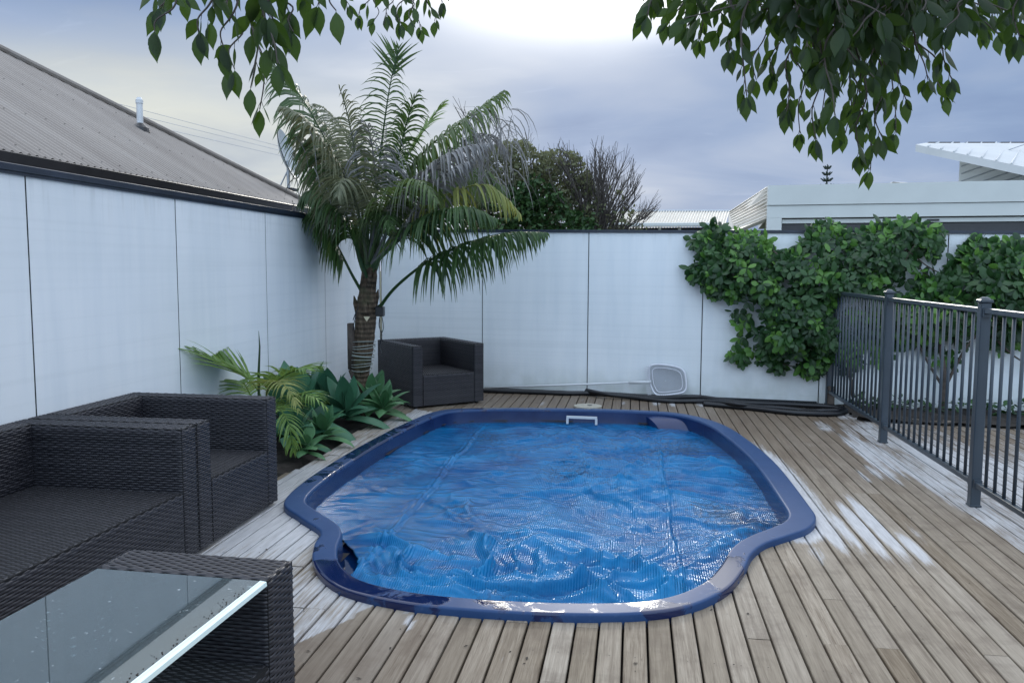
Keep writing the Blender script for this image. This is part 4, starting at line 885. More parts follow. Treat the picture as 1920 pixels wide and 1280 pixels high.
# ---- tall palm
PY0 = 7.6
pb = np.array(P(682, 705, PY0)); pb[2] = 0
palm = wthing('palm_tree', 'tall feathery palm in the back left corner, some fronds bleached grey', 'tree', (pb[0], PY0, -.03))
crown = np.array(P(692, 500, PY0)); 
trk = [np.array([pb[0]-.01, PY0, -.05]), np.array(P(678, 700, PY0)), np.array(P(683, 640, PY0)), np.array(P(687, 580, PY0)), np.array(P(690, 535, PY0)), np.array(P(693, 500, PY0))]
q = resample(catmull(trk, 10), .015); zz_ = q[:, 2]; r_ = np.interp(zz_, [0, .35, .55, .95, 1.25, 1.5], [.075, .072, .090, .102, .080, .06])
r_ = r_*(1+.025*np.sign(np.sin(zz_*52))*np.exp(-((zz_*8) % 1)))*(1+.04*np.array([vn(k*.3, 0, 3)-.5 for k in range(len(q))]))
m = MB(); m.tube(q, r_, 22); m.build('trunk', MAT['palm_bark'], palm, smooth=True)
# leaf base sheaths and cut stubs
m = MB(); rr = random.Random(4)
for k in range(10):
    a = rr.uniform(0, 6.28); z = rr.uniform(.85, 1.35); c = np.array([np.interp(z, zz_, q[:, 0]), PY0, z]); d = np.array([math.cos(a), math.sin(a), .0]); m.tube([c+d*.07, c+d*.10+(0, 0, .10), c+d*.115+(0, 0, .17)], [.035, .025, .004], 7)
m.build('leaf_bases', MAT['palm_bark'], palm, smooth=True)
m = MB(); c0 = np.array(P(659, 692, PY0-.02)); m.tube([c0, np.array(P(661, 650, PY0-.03)), np.array(P(657, 606, PY0-.05))], [.035, .05, .032], 9); m.tube([np.array(P(672, 720, PY0)), c0], [.05, .035], 8); m.build('stump_offshoot', MAT['bark_dark'], palm, smooth=True)
m = MB(); fr0 = np.array(P(688, 596, PY0-.125)); m.add([fr0+(-.033, 0, .012), fr0+(.030, 0, .014), fr0+(.002, -.012, -.035)], [(0, 2, 1)]); m.build('cut_scar', MAT['scar'], palm)
m = MB()
for k in range(10):
    z = .44+k*.030+.008*math.sin(k*2.1); c = np.array([np.interp(z, zz_, q[:, 0]), PY0, z]); rr_ = np.interp(z, [0, .35, .55, .95], [.090, .087, .110, .122]); a = np.linspace(0, 2*math.pi, 25)
    m.tube(np.stack([c[0]+rr_*np.cos(a), c[1]+rr_*np.sin(a), z+.012*np.sin(a+k)], 1), .0035, 5)
tag(m.build('string_lights', MAT['cord']), 'pale light cord wound around the foot of the tall palm trunk', 'string lights')
simple('sheath', (0.05, 0.10, 0.03), 0.5, 0.5, 20)
# green sheaths rising from the trunk
m = MB()
for (x, y, dy, r1) in ((672, 395, .0, .022), (702, 385, -.06, .024), (716, 400, .05, .02), (688, 380, -.1, .022), (660, 420, -.05, .018), (728, 420, -.03, .018)):
    b = np.array(P(692, 525, PY0)); e = np.array(P(x, y, PY0+dy)); m.tube(catmull([b, b*.6+e*.4+np.array([(x-692)*.0006, dy*.3, 0]), e], 6), np.linspace(.045, r1*.55, 13), 8, .6)
m.build('leaf_sheaths', MAT['sheath'], palm, smooth=True)
def fp(pts, Y0=PY0): return [np.array(P(x, y, Y0+d)) for x, y, d in pts]
FR = [
 # path, n, L, w, grav, start, fwd, mat, asym, lift
 ([(685,500,0),(640,330,.05),(588,220,.1),(545,155,.15),(505,112,.2)], 58, .72, .017, 1.5, .30, .25, 'leaf_palm', (1,1), 0),
 ([(684,500,0),(650,360,-.2),(600,260,-.35),(560,215,-.45),(528,200,-.5)], 46, .62, .016, 1.6, .35, .3, 'leaf_palm_mix', (1,1), 0),
 ([(688,495,-.1),(672,330,-.3),(655,230,-.4),(640,175,-.45),(634,160,-.46)], 50, .46, .010, 1.3, .30, .3, 'leaf_palm_mix', (1,1), .4),
 ([(692,490,0),(712,300,0),(728,180,0),(742,110,.0),(748,88,.0)], 44, .50, .009, 1.25, .32, .10, 'leaf_palm', (1,1), .5),
 ([(738,140,0),(742,118,0),(746,100,0),(748,88,0)], 9, .34, .014, .2, .0, .9, 'leaf_palm', (1,1), .3),
 ([(696,490,.1),(750,350,.2),(800,280,.25),(870,225,.3),(945,170,.3)], 66, .86, .014, 2.0, .28, .12, 'leaf_palm_olive', (1,1), 0),
 ([(697,495,-.1),(760,370,-.25),(830,300,-.35),(880,275,-.4),(915,270,-.42)], 44, .62, .017, 1.7, .30, .3, 'leaf_palm_grey', (1,.6), 0),
 ([(697,495,-.2),(770,420,-.4),(815,350,-.5),(850,318,-.55),(885,300,-.58)], 34, .45, .017, 1.8, .35, .3, 'leaf_palm_grey', (.9,.9), 0),
 ([(700,500,.1),(790,350,.3),(860,270,.35),(920,255,.4),(950,280,.4)], 46, .75, .013, 1.9, .45, .2, 'leaf_palm_grey', (.8,.8), 0),
 ([(706,585,-.05),(740,540,-.12),(800,492,-.2),(870,458,-.3),(950,437,-.4),(1025,436,-.45)], 70, .62, .015, 2.2, .36, .12, 'leaf_palm', (1,1), -.1),
 ([(686,560,0),(660,515,-.1),(632,460,-.15),(605,415,-.2),(585,400,-.22),(572,420,-.24)], 48, .50, .015, 1.9, .40, .15, 'leaf_palm', (1,1), -.1),
 ([(688,520,-.1),(650,420,-.3),(610,370,-.35),(580,360,-.4),(562,380,-.4)], 44, .50, .015, 1.8, .35, .25, 'leaf_palm', (1,1), 0),
 ([(690,480,.1),(740,340,.3),(785,260,.4),(815,215,.5),(835,190,.5)], 40, .38, .014, .55, .45, .9, 'leaf_light', (1,1), .2),
 ([(692,490,-.2),(720,400,-.4),(755,350,-.6),(790,340,-.75),(820,380,-.85)], 44, .60, .013, 1.6, .3, .25, 'leaf_palm_olive', (1,1), 0),
 ([(688,490,-.2),(670,390,-.4),(650,340,-.6),(640,340,-.8),(632,370,-.9)], 44, .60, .012, 1.6, .3, .25, 'leaf_palm_mix', (1,1), 0),
 ([(690,490,.2),(725,390,.4),(780,330,.6),(850,330,.7),(920,370,.7)], 46, .60, .014, 1.6, .3, .25, 'leaf_palm_olive', (1,1), 0),
 ([(690,490,.2),(660,360,.4),(620,290,.6),(580,290,.7),(555,320,.7)], 50, .60, .015, 1.6, .3, .25, 'leaf_palm', (1,1), 0),
 ([(696,500,-.1),(760,420,-.2),(850,360,-.3),(920,350,-.3),(975,400,-.3)], 54, .60, .015, 1.8, .35, .2, 'leaf_palm_yellow', (.55,.55), 0),
 ([(692,490,-.1),(705,380,-.25),(700,290,-.35),(690,240,-.42),(680,225,-.46)], 30, .62, .010, 2.1, .45, .2, 'leaf_palm_grey', (.9,.5), 0),
 ([(692,490,0),(735,340,-.1),(760,240,-.15),(775,190,-.2),(785,170,-.2)], 40, .48, .012, 1.2, .40, .4, 'leaf_palm', (1,1), .1),
 ([(690,520,.1),(700,440,.0),(715,400,-.3),(725,400,-.6),(735,430,-.8)], 40, .5, .015, 1.7, .3, .3, 'leaf_palm', (1,1), 0),
 ([(698,500,0),(780,400,.1),(850,330,.15),(905,320,.2),(945,350,.2)], 50, .78, .013, 2.0, .35, .15, 'leaf_palm_olive', (1,1), 0),
 ([(697,500,-.2),(760,440,-.45),(820,400,-.6),(880,390,-.7),(930,410,-.7)], 54, .62, .015, 1.9, .32, .15, 'leaf_palm', (1,1), 0),
 ([(686,500,.1),(640,380,.2),(605,300,.25),(570,260,.3),(545,260,.3)], 50, .66, .014, 1.9, .32, .15, 'leaf_palm_mix', (1,1), 0),
 ([(690,490,.1),(665,300,.2),(640,240,.25),(610,205,.3),(590,195,.3)], 46, .5, .011, 1.3, .35, .4, 'leaf_palm_mix', (1,1), .1),
]
MAT['leaf_palm_mix'] = None
mk_leaf('leaf_palm_mix', (0.05, 0.07, 0.035), (0.17, 0.18, 0.11), 0.5, 0.25, (0.25, 0.26, 0.12))
for k, (pp, n, L_, w, gr, stt, fw_, mt, asy, lift) in enumerate(FR):
    mb = frond(fp(pp), n, L_, w*.9, gr, 100+k, stt, fw_, asym=asy, lift=lift, r0=.017)
    o = mb.build('frond', MAT[mt], palm)
    if mt == 'leaf_palm_grey': o['label'] = 'bleached grey drooping frond'
    if mt == 'leaf_palm_yellow': o['label'] = 'yellowing frond'
# bleached hanging tatters
m = MB(); rr = random.Random(77)
for k in range(230):
    x = rr.uniform(865, 965) if k < 130 else (rr.uniform(675, 740) if k < 185 else rr.uniform(540, 640)); y0 = rr.uniform(200, 340) if k < 130 else rr.uniform(230, 400)
    p = np.array(P(x, y0, PY0+rr.uniform(-.4, .4))); leaflet(m, p, np.array([rr.uniform(-.2, .7), rr.uniform(-.3, .3), rr.uniform(-.6, .1)]), rr.uniform(.25, .55), .0055, nrm(np.array([rr.uniform(-1, 1), .3, 0])), 2.0, rr, rr.random())
tag(m.build('dry_tatters', MAT['leaf_palm_grey'], palm), kind='stuff')
# flood light hung on the trunk
fl = wthing('floodlight', 'small black floodlight hanging on the right side of the palm trunk', 'light', tuple(P(712, 582, PY0-.05)))
c = np.array(P(712, 583, PY0-.05)); m = MB(); m.box(c[0]-.035, c[0]+.045, c[1]-.04, c[1]+.03, c[2]-.05, c[2]+.045, bev=.008); m.build('lamp_body', MAT['black_plastic'], fl)
m = MB(); m.tube([c+(-.06, .02, .02), c+(0, .0, .06), c+(.03, .0, .03)], .007, 6); m.build('bracket', MAT['black_plastic'], fl)
m = MB(); pts = [np.array(P(x, y, PY0-.03)) for x, y in ((713, 592), (711, 610), (716, 628), (712, 648), (715, 662))]; m.tube(catmull(pts, 6), .005, 5); pts = [np.array(P(x, y, PY0-.03)) for x, y in ((716, 592), (719, 615), (713, 632), (720, 640))]; m.tube(catmull(pts, 6), .004, 5)
pts = [np.array(P(x, y, PY0-.12)) for x, y in ((672, 575), (662, 600), (668, 585), (661, 620))]; m.tube(catmull(pts, 6), .004, 5); m.build('cable', MAT['black_plastic'], fl)
# ---- small palm beside armchair
sp0 = np.array([-2.72, 5.55, 0]); spm = wthing('small_palm', 'young light green palm behind the nearer armchair by the left wall', 'plant', (sp0[0], sp0[1], -.03))
def PX(l): return [np.array(P(x, y, Y)) for x, y, Y in l]
SF = [
 ([(505,790,5.6),(480,725,5.6),(440,695,5.55),(390,672,5.5),(345,662,5.5),(300,672,5.5)], 40, .56, .019, .22, .30, .85, 'leaf_light'),
 ([(508,790,5.6),(515,725,5.5),(540,700,5.4),(570,692,5.3),(592,690,5.3)], 26, .34, .013, .5, .35, .7, 'leaf_light'),
 ([(505,800,5.5),(500,735,5.4),(520,715,5.1),(545,735,4.95),(560,770,4.9)], 26, .26, .009, .7, .3, .5, 'leaf_palm_yellow'),
 ([(500,820,5.4),(505,770,5.2),(520,765,5.0),(540,790,4.9),(550,850,4.9)], 26, .28, .009, .9, .3, .4, 'leaf_light'),
 ([(505,790,5.6),(470,740,5.7),(455,715,5.8),(440,720,5.9),(420,735,6.0)], 24, .30, .012, .6, .35, .5, 'leaf_light'),
 ([(505,790,5.5),(530,760,5.3),(560,740,5.2),(590,745,5.1),(612,765,5.1)], 24, .26, .009, .8, .3, .5, 'leaf_light'),
]
for k, (pp, n, L_, w, gr, stt, fw_, mt) in enumerate(SF):
    frond(PX(pp), n, L_, w, gr, 300+k, stt, fw_, lift=.25, r0=.008).build('frond', MAT[mt], spm)
m = MB(); m.tube(PX([(486, 800, 5.5), (485, 700, 5.5), (487, 650, 5.5), (485, 620, 5.5)]), [.010, .009, .006, .001], 6); m.build('spear_leaf', MAT['leaf_palm'], spm)
m = MB(); m.tube([(sp0[0], sp0[1], -.05), np.array(P(505, 790, 5.55))], [.05, .03], 8); m.build('stem', MAT['palm_bark'], spm)
# ---- agaves
def agave(loc, R_, n, seed, label, mat, up=.5, wid=.14):
    R_ *= 1.08; wid *= 1.05
    rr = random.Random(seed); m = MB(); loc = np.array(loc, float)
    for k in range(n):
        a = k*2.399+rr.uniform(-.2, .2); lay = k/n; el = rad(12+62*lay*up*1.4+rr.uniform(-6, 8)); L_ = R_*(1-.35*lay)*rr.uniform(.85, 1.1)
        d = np.array([math.cos(a)*math.cos(el), math.sin(a)*math.cos(el), math.sin(el)]); base = loc+np.array([0, 0, .04+.08*lay]); pts = [base]; dd = d.copy(); S = nrm(np.cross(d, (0, 0, 1)))
        for j in range(8): pts.append(pts[-1]+dd*L_/8); dd = nrm(dd+np.array([0, 0, -.10-.05*j*(1-lay)*.6]))
        u = np.linspace(0, 1, 9); w = wid*R_*np.array([.35, .55, .8, .97, 1.0, .92, .72, .42, .03])*rr.uniform(.85, 1.15)
        strip_leaf(m, np.array(pts), w, np.tile(S, (9, 1)), .38, rr.random())
    return tag(m.build('agave_plant', MAT[mat], smooth=True, loc=tuple(loc)), label, 'plant', 'agaves in the garden bed')
AG = [((-2.80, 6.45, .10), .58, 12, 'largest agave, with broad blue-green upright leaves, behind the armchair', 'leaf_agave_dark', .95, .20),
      ((-2.55, 6.95, .04), .46, 14, 'agave with wide pointed leaves in the middle of the bed', 'leaf_agave_dark', .9, .17),
      ((-2.50, 7.55, .03), .42, 16, 'agave at the foot of the tall palm trunk', 'leaf_agave', .9, .15),
      ((-2.33, 7.35, .02), .34, 14, 'spiky agave overhanging the pale deck edge near the far armchair', 'leaf_agave', .8, .14),
      ((-2.42, 5.72, .01), .21, 13, 'small bright low agave nearest the camera at the deck edge', 'leaf_agave', .7, .19),
      ((-2.45, 6.15, .02), .28, 14, 'low agave with narrow leaves just behind the smallest one', 'leaf_agave', .9, .14),
      ((-2.85, 7.25, .05), .48, 12, 'agave by the left wall, partly hidden by the largest one', 'leaf_agave_dark', 1, .17),
      ((-2.62, 5.98, .02), .38, 12, 'agave with long leaning leaves beside the young palm', 'leaf_agave_dark', 1, .15)]
for k, (l, R_, n, lb, mt, up_, wd) in enumerate(AG): agave(l, R_, n, 400+k, lb, mt, up_, wd)
# ---- climbing vine
def leaf_ob(mb, p, d, n_, L_, w, a):
    """rounded leaf, midline p->p+d*L"""
    S = nrm(np.cross(d, n_)); u = np.array([0, .2, .5, .8, 1.0]); wd = w*np.array([.05, .62, 1.0, .78, .12]); pts = p+np.outer(u*L_, d)+np.outer(-.16*L_*u**2, n_)
    strip_leaf(mb, pts, wd, np.tile(S, (5, 1)), .22, a)
def vine(name, poly, count, depth, label, seed, stems, sz=1.0):
    o = wthing(name, label, 'climbing plant', tuple(pw(poly[0][0], 700, .1)*np.array([1, 1, 0])))
    rr = random.Random(seed); m = MB(); m2 = MB(); xs_ = [q[0] for q in poly]; ys_ = [q[1] for q in poly]; k = 0; pp = np.array(poly, float)
    while k < count:
        x, y = rr.uniform(min(xs_), max(xs_)), rr.uniform(min(ys_), max(ys_))
        jx, jy = (fbm(np.array(x/17.), np.array(y/17.), 2, 7)-.5)*32, (fbm(np.array(x/17.), np.array(y/17.), 2, 8)-.5)*32
        if not inpoly(np.array([x+jx]), np.array([y+jy]), poly)[0]: continue
        de = min(np.linalg.norm(np.cross(np.append(pp[(i+1) % len(pp)]-pp[i], 0), np.append(np.array([x, y])-pp[i], 0)))/max(1e-6, np.linalg.norm(pp[(i+1) % len(pp)]-pp[i])) if 0 < np.dot(np.array([x, y])-pp[i], pp[(i+1) % len(pp)]-pp[i]) < np.dot(pp[(i+1) % len(pp)]-pp[i], pp[(i+1) % len(pp)]-pp[i]) else np.linalg.norm(np.array([x, y])-pp[i]) for i in range(len(pp)))
        cl = fbm(np.array(x/38.), np.array(y/38.), 3, seed)
        if cl < .47 and rr.random() < .88 and de < 75: continue
        k += 1; dmax = min(depth, .06+de/160*.9)*(0.55+.9*cl); c = pw(x, y, rr.uniform(.35, 1)*dmax+.02)
        if c[2] < .05: continue
        base = nrm(np.array([rr.uniform(-.8, .8), -1.0, rr.uniform(-.1, .9)])); e1 = nrm(np.cross(base, (0, 0, 1))); e2 = np.cross(e1, base); nl = rr.choice((4, 5, 5, 6)); a0 = rr.uniform(0, 6.28); sc = rr.uniform(.6, 1.35)*sz; br = rr.random(); fresh = rr.random() < (.06 if de > 25 else .16)+.5*(fbm(np.array(x/26.), np.array(y/26.), 2, 99) > .62)
        for j in range(nl):
            a = a0+j*2*math.pi/nl+rr.uniform(-.25, .25); d = nrm(e1*math.cos(a)+e2*math.sin(a)+base*rr.uniform(-.3, .6)+np.array([0, 0, -rr.uniform(.1, .7)])); n3 = nrm(base+np.array([rr.gauss(0, .35) for _ in range(3)])); n3 = nrm(n3-d*np.dot(d, n3)); leaf_ob(m2 if fresh else m, c+d*.010, d, n3, .082*sc*rr.uniform(.7, 1.25), .0255*sc, br*.8+rr.random()*.2)
    m.build('foliage', MAT['leaf_vine'], o, smooth=True); m2.build('new_growth', MAT['leaf_light_vine'], o, smooth=True)
    m = MB()
    for s_ in stems:
        pts = catmull([pw(*q) for q in s_[:-1]], 6); m.tube(pts, np.linspace(s_[-1], s_[-1]*.45, len(pts)), 6)
    m.build('stems', MAT['bark_dark'], o, smooth=True)
mk_leaf('leaf_light_vine', (0.04, 0.13, 0.022), (0.13, 0.27, 0.05), 0.38, 0.25)
vine('climbing_vine', [(1284,450),(1300,430),(1335,424),(1350,455),(1378,430),(1425,440),(1450,470),(1490,455),(1520,428),(1560,416),(1600,432),(1640,426),(1680,410),(1725,414),(1770,440),(1795,452),(1750,475),(1735,505),(1700,540),(1665,590),(1620,620),(1600,690),(1560,680),(1535,700),(1500,715),(1470,700),(1440,682),(1410,690),(1375,678),(1385,640),(1370,598),(1345,560),(1318,545),(1288,522),(1312,482)], 1250, .36,
     'dense dark green climbing vine over the middle of the back wall, left of the fence', 500, [[(1600, 745, .1), (1590, 690, .15), (1560, 620, .15), (1520, 540, .15), (1450, 470, .1), .02], [(1780, 520, .05), (1740, 500, .1), (1700, 470, .12), (1640, 450, .1), .008], [(1345, 560, .03), (1325, 500, .04), (1320, 440, .05), .008], [(1500, 690, .06), (1440, 675, .05), (1400, 665, .04), .006], [(1755, 560, .04), (1735, 520, .08), (1715, 480, .1), .007], [(1770, 540, .04), (1720, 500, .08), (1690, 480, .1), .006], [(1690, 505, .3), (1702, 480, .34), (1716, 458, .36), .006]])
vine('climbing_vine', [(1735,525),(1795,500),(1812,462),(1860,452),(1920,455),(2020,450),(2120,460),(2120,640),(2000,650),(1920,640),(1880,660),(1850,628),(1800,650),(1780,690),(1745,655),(1700,640),(1660,680),(1630,640),(1620,600),(1700,545)], 1450, .48,
     'bushy climbing vine behind the metal fence at the right edge', 501, [[(1765, 775, .15), (1770, 700, .2), (1765, 640, .2), (1790, 580, .2), .03], [(1768, 735, .18), (1790, 690, .2), (1820, 640, .2), (1870, 600, .2), .018], [(1765, 720, .18), (1740, 680, .2), (1720, 640, .2), .016], [(1872, 640, .2), (1905, 670, .15), (1960, 700, .12), .012]], 1.15)
m = MB(); rr = random.Random(66)
for k in range(420):
    x = rr.uniform(2.2, 5.5); y = back_y(x)-rr.uniform(.08, .5); c = np.array([x, y, rr.uniform(.02, .13)]); d = nrm(np.array([rr.uniform(-1, 1), rr.uniform(-1, 1), rr.uniform(0, .8)])); leaf_ob(m, c, d, nrm(np.array([rr.uniform(-.5, .5), rr.uniform(-.5, .5), 1])), .07, .025, rr.random())
tag(m.build('ground_cover', MAT['leaf_vine']), 'low dark leaves covering the soil strip behind the fence', 'ground cover', kind='stuff')
# ---- shrubs beyond the back wall
def bush(poly, count, Y0, dep, seed, sz):
    rr = random.Random(seed); m = MB(); k = 0; xs_ = [q[0] for q in poly]; ys_ = [q[1] for q in poly]
    while k < count:
        x, y = rr.uniform(min(xs_), max(xs_)), rr.uniform(min(ys_), max(ys_))
        if not inpoly(np.array([x]), np.array([y]), poly)[0]: continue
        if fbm(np.array(x/22.), np.array(y/22.), 3, seed) < .40 and rr.random() < .75: continue
        k += 1; c = np.array(P(x, y, Y0+rr.uniform(-dep, dep))); d = nrm(np.array([rr.gauss(0, 1), rr.gauss(0, 1), rr.gauss(0, 1)])); n_ = nrm(np.cross(d, np.array([rr.gauss(0, 1), rr.gauss(0, 1), rr.gauss(0, 1)])))
        leaf_ob(m, c, d, n_, sz*rr.uniform(.6, 1.3), sz*.28, rr.random())
    return m
def twig_tree(base, tips, seed, r0, Yc_):
    rr = random.Random(seed); m = MB()
    for t in tips:
        e = np.array(t); b = np.array(base)+np.array([rr.uniform(-.12, .12), rr.uniform(-.12, .12), 0]); n = 9; pts = []
        for k in range(n):
            f = k/(n-1); q = b*(1-f)+e*f; q = q+np.array([(e[0]-b[0])*-.25*math.sin(math.pi*f), 0, 0.0])+np.array([rr.gauss(0, .022), rr.gauss(0, .022), rr.gauss(0, .015)])*(0 if k in (0,) else 1); pts.append(q)
        m.tube(pts, np.linspace(r0, .0028, n), 4, caps=False)
        for k in range(3, n-1):
            for _ in range(2):
                p0 = pts[k]; d = nrm(pts[k+1]-pts[k]+np.array([rr.gauss(0, .05), rr.gauss(0, .05), .03+rr.uniform(0, .05)])); L_ = rr.uniform(.14, .42); p1 = p0+d*L_*.5+np.array([rr.gauss(0, .02), 0, .02]); p2 = p0+d*L_+np.array([rr.gauss(0, .035), 0, .05]); m.tube([p0, p1, p2], [.005, .004, .002], 3, caps=False)
                d2 = nrm(d+np.array([rr.gauss(0, .7), rr.gauss(0, .5), .4])); m.tube([p1, p1+d2*L_*.45], [.003, .0016], 3, caps=False)
    return m
bs = wthing('shrub', 'bushy olive-green shrub growing behind the back wall next to the palm', 'shrub', (P(1000, 500, 11.2)[0], 11.2, -.5))
bush([(850,330),(900,290),(935,268),(985,262),(1010,290),(1045,278),(1085,288),(1105,320),(1120,360),(1130,445),(870,445)], 9500, 11.2, .5, 600, .062).build('foliage', MAT['leaf_bush'], bs)
bush([(900,370),(960,350),(1000,330),(1040,350),(1075,390),(1060,438),(900,438)], 1700, 10.8, .2, 601, .075).build('green_foliage', MAT['leaf_bush_green'], bs)
bush([(1060,395),(1110,400),(1128,440),(1060,440)], 260, 10.6, .1, 602, .07).build('green_foliage', MAT['leaf_bush_green'], bs)
rr = random.Random(70); tips = [P(rr.uniform(880, 1090), rr.uniform(262, 330), 11.2+rr.uniform(-.4, .4)) for _ in range(24)]+[P(x, y, 11.2) for x, y in ((845, 182), (852, 200), (990, 250), (868, 215))]
twig_tree(P(990, 560, 11.2), tips, 71, .02, 11.2).build('branches', MAT['twig_brown'], bs)
bt = wthing('bare_shrub', 'leafless brown twiggy shrub fanning above the back wall', 'shrub', (P(1120, 560, 11)[0], 11, -.5))
tips = []
for k in range(70):
    f = rr.random(); x = 1030+205*f; yt = np.interp(x, [1030, 1090, 1130, 1180, 1215, 1240], [290, 272, 278, 300, 345, 400]); tips.append(P(x, yt+abs(rr.gauss(0, 32)), 11+rr.uniform(-.5, .5)))
twig_tree(P(1115, 540, 11), tips, 72, .018, 11).build('branches', MAT['twig_brown'], bt)
bush([(1090,380),(1150,350),(1190,380),(1215,440),(1080,440)], 420, 11, .4, 603, .05).build('sparse_leaves', MAT['leaf_bush'], bt)
# ---- overhanging tree in front
def tree_leaf(mb, p, d, n_, L_, w, a):
    S = nrm(np.cross(d, n_)); u = np.array([0, .05, .16, .32, .5, .68, .84, .94, 1.0]); wd = w*np.array([.04, .05, .50, .90, 1.0, .76, .34, .10, .02]); bend = -.10*L_*u**2
    pts = p+np.outer(u*L_, d)+np.outer(bend, n_)+np.outer(.05*L_*np.sin(u*3), S); strip_leaf(mb, pts, wd, np.tile(S, (len(u), 1)), .20, a)
tr = wthing('shade_tree', 'tree overhead, its leafy twigs hanging into the top of the view', 'tree', (1.9, -1.2, 0))
limb = []
def spray(mb, tw, p0, p1, dep, n, L_, seed, sidew=.55, drop=.25):
    rr = random.Random(seed); a = np.array([*p0, dep[0]]); b = np.array([*p1, dep[1]]); pts = []
    for k in range(7):
        f = k/6; q = a*(1-f)+b*f; q[0] += rr.gauss(0, 4)*(1 if 0 < k < 6 else 0)+12*math.sin(math.pi*f)*rr.choice((-1, 1)); pts.append(np.array(P(q[0], q[1], q[2])))
    pts = catmull(pts, 5); tw.tube(pts, np.linspace(.0042, .0015, len(pts)), 5, caps=False); T = np.gradient(pts, axis=0)
    for k in range(n):
        f = (k+.6)/n; i = min(len(pts)-1, int(f*(len(pts)-1))); t = nrm(T[i]); 
        for sg in (-1, 1):
            if rr.random() < drop: continue
            side = nrm(np.cross(t, np.array([rr.uniform(-.5, .5), 1, rr.uniform(-.3, .3)]))); d = nrm(t*.75+side*sg*sidew*rr.uniform(.5, 1.3)+np.array([0, rr.uniform(-.25, .25), -.65]))
            pet = pts[i]+d*.012; tw.tube([pts[i], pet+d*.004], .0009, 4, caps=False)
            n_ = nrm(np.array([rr.uniform(-1.5, 1.5), -1, rr.uniform(-.6, .6)])); n_ = nrm(n_-d*np.dot(n_, d)); s = rr.uniform(.55, 1.25); tree_leaf(mb, pet, d, n_, L_*s, L_*s*.205, rr.random()*.6)
    d = nrm(T[-1]+np.array([0, 0, -.02])); n_ = nrm(np.cross(d, (1, 0, .2))); tree_leaf(mb, pts[-1], d, n_, L_, L_*.24, .5)
    return pts[0]
def cluster(name, sprays, L_, seed, dep, drop=.25):
    mb, tw = MB(), MB(); starts = []
    for k, (x0, y0, x1, y1, n) in enumerate(sprays):
        rr = random.Random(seed+k); d = rr.uniform(*dep); starts.append(spray(mb, tw, (x0, y0), (x1, y1), (d, d*rr.uniform(.96, 1.04)), n, L_, seed*7+k, drop=drop))
    return mb, tw, starts
LS = [(330,-70,298,14,4),(345,-70,290,60,4),(360,-80,345,-10,4),(400,-90,372,60,6),(430,-90,395,40,5),(440,-90,440,130,7),(455,-90,420,90,6),(490,-90,470,165,8),(485,-90,487,205,9),(500,-80,520,120,7),(515,-80,550,60,6),(540,-90,540,20,5),(560,-90,598,10,4),(590,-90,630,20,5),(470,-80,505,30,5),(520,-80,500,90,6),(610,-90,575,-10,4)]
m1, t1, s1 = cluster('l', LS, .074, 900, (1.75, 2.15), .45); m1.build('foliage', MAT['leaf_tree'], tr, smooth=True); t1.build('twigs', MAT['twig_brown'], tr)
MS = [(690,-60,672,30,5),(720,-60,700,40,5),(735,-60,725,30,5),(750,-60,752,45,6),(770,-60,770,40,5),(790,-60,790,55,6),(800,-60,815,40,5),(650,-60,655,10,4),(820,-60,830,5,4)]
m3, t3, s3 = cluster('m', MS, .066, 930, (3.2, 3.7)); m3.build('foliage', MAT['leaf_tree'], tr, smooth=True); t3.build('twigs', MAT['twig_brown'], tr)
rs = random.Random(44)
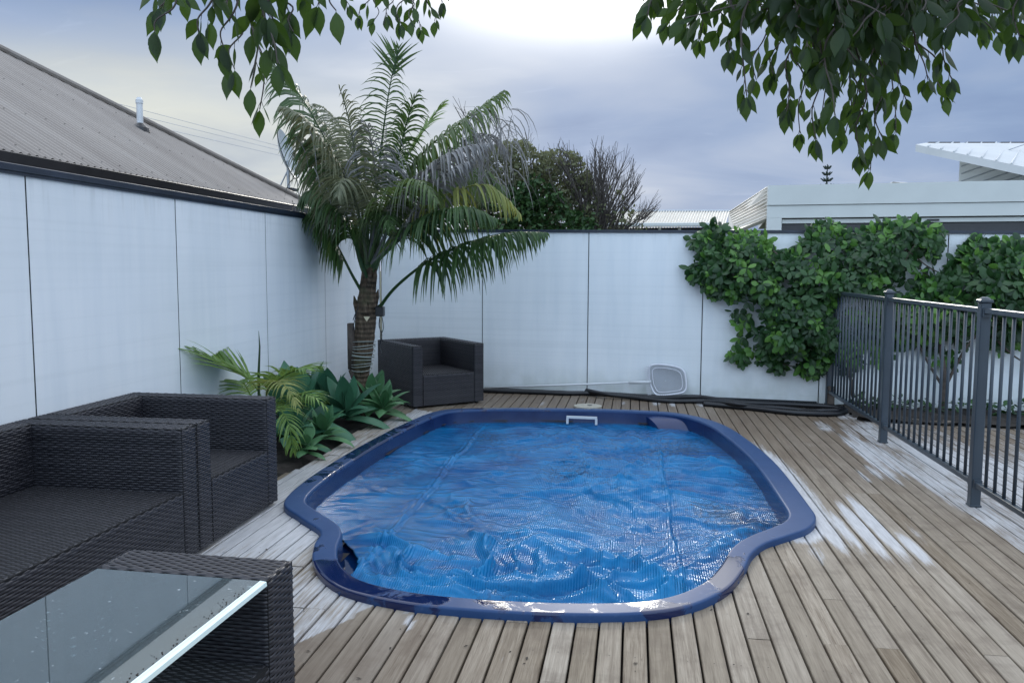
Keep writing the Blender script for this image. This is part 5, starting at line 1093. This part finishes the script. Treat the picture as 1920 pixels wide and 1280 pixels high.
RS = [(1260,-90,1215,30,6),(1300,-90,1250,45,7),(1320,-90,1290,50,7),(1340,-90,1310,75,8),(1380,-80,1345,60,8),(1400,-80,1372,95,8),(1420,-80,1400,180,11),(1440,-80,1418,150,9),(1460,-60,1450,140,9),(1480,-60,1475,210,11),(1500,-60,1500,250,12),(1520,-60,1530,260,13),(1540,-60,1540,220,12),(1560,-60,1565,215,12),(1580,-50,1585,250,12),(1600,-40,1612,290,14),(1615,-20,1632,320,15),(1620,0,1655,260,11),(1640,-40,1680,250,12),(1650,-40,1700,190,10),(1660,-40,1740,150,9),(1680,-30,1775,180,9),(1690,-60,1785,150,8),(1560,0,1600,200,9),(1590,40,1560,180,9),(1500,-40,1520,120,8),(1620,-60,1640,140,9),
      (1760,-90,1760,30,6),(1800,-90,1800,25,6),(1840,-90,1850,55,7),(1870,-90,1895,10,6),(1900,-90,1912,70,6),(1940,-60,1925,70,5),(1730,-90,1730,20,6),(1700,-90,1700,60,7)]+[(rs.uniform(1230, 1900), -110, rs.uniform(1230, 1900), rs.uniform(-20, 40), 7) for _ in range(46)]+[(rs.uniform(1540, 1900), -90, rs.uniform(1560, 1890), rs.uniform(20, 70), 8) for _ in range(14)]+[(rs.uniform(1400, 1720), -60, rs.uniform(1440, 1720), rs.uniform(40, 160), 8) for _ in range(16)]
m2, t2, s2 = cluster('r', RS, .064, 960, (2.1, 2.9)); m2.build('foliage', MAT['leaf_tree'], tr, smooth=True); t2.build('twigs', MAT['twig_brown'], tr)
m = MB(); top = np.array([1.5, -.8, 3.4]); m.tube(catmull([(1.9, -1.2, -.1), (1.85, -1.2, 1.2), (1.7, -1.0, 2.4), top], 8), np.linspace(.14, .07, 25), 12); m.build('trunk', MAT['bark_dark'], tr, smooth=True)
m = MB()
for grp, hub in ((s1, P(460, -330, 1.9)), (s3, P(740, -260, 3.3)), (s2[:10], P(1360, -300, 2.0)), (s2[10:27], P(1600, -260, 2.0)), (s2[27:], P(1760, -260, 2.2))):
    hub = np.array(hub); m.tube(catmull([top, (top+hub)/2+np.array([0, 0, .35]), hub], 8), np.linspace(.05, .012, 17), 8)
    for s in grp: m.tube(catmull([hub, (hub+s)/2+np.array([0, 0, .06]), s], 4), np.linspace(.009, .0035, 9), 5)
m.build('branches', MAT['bark_dark'], tr, smooth=True)
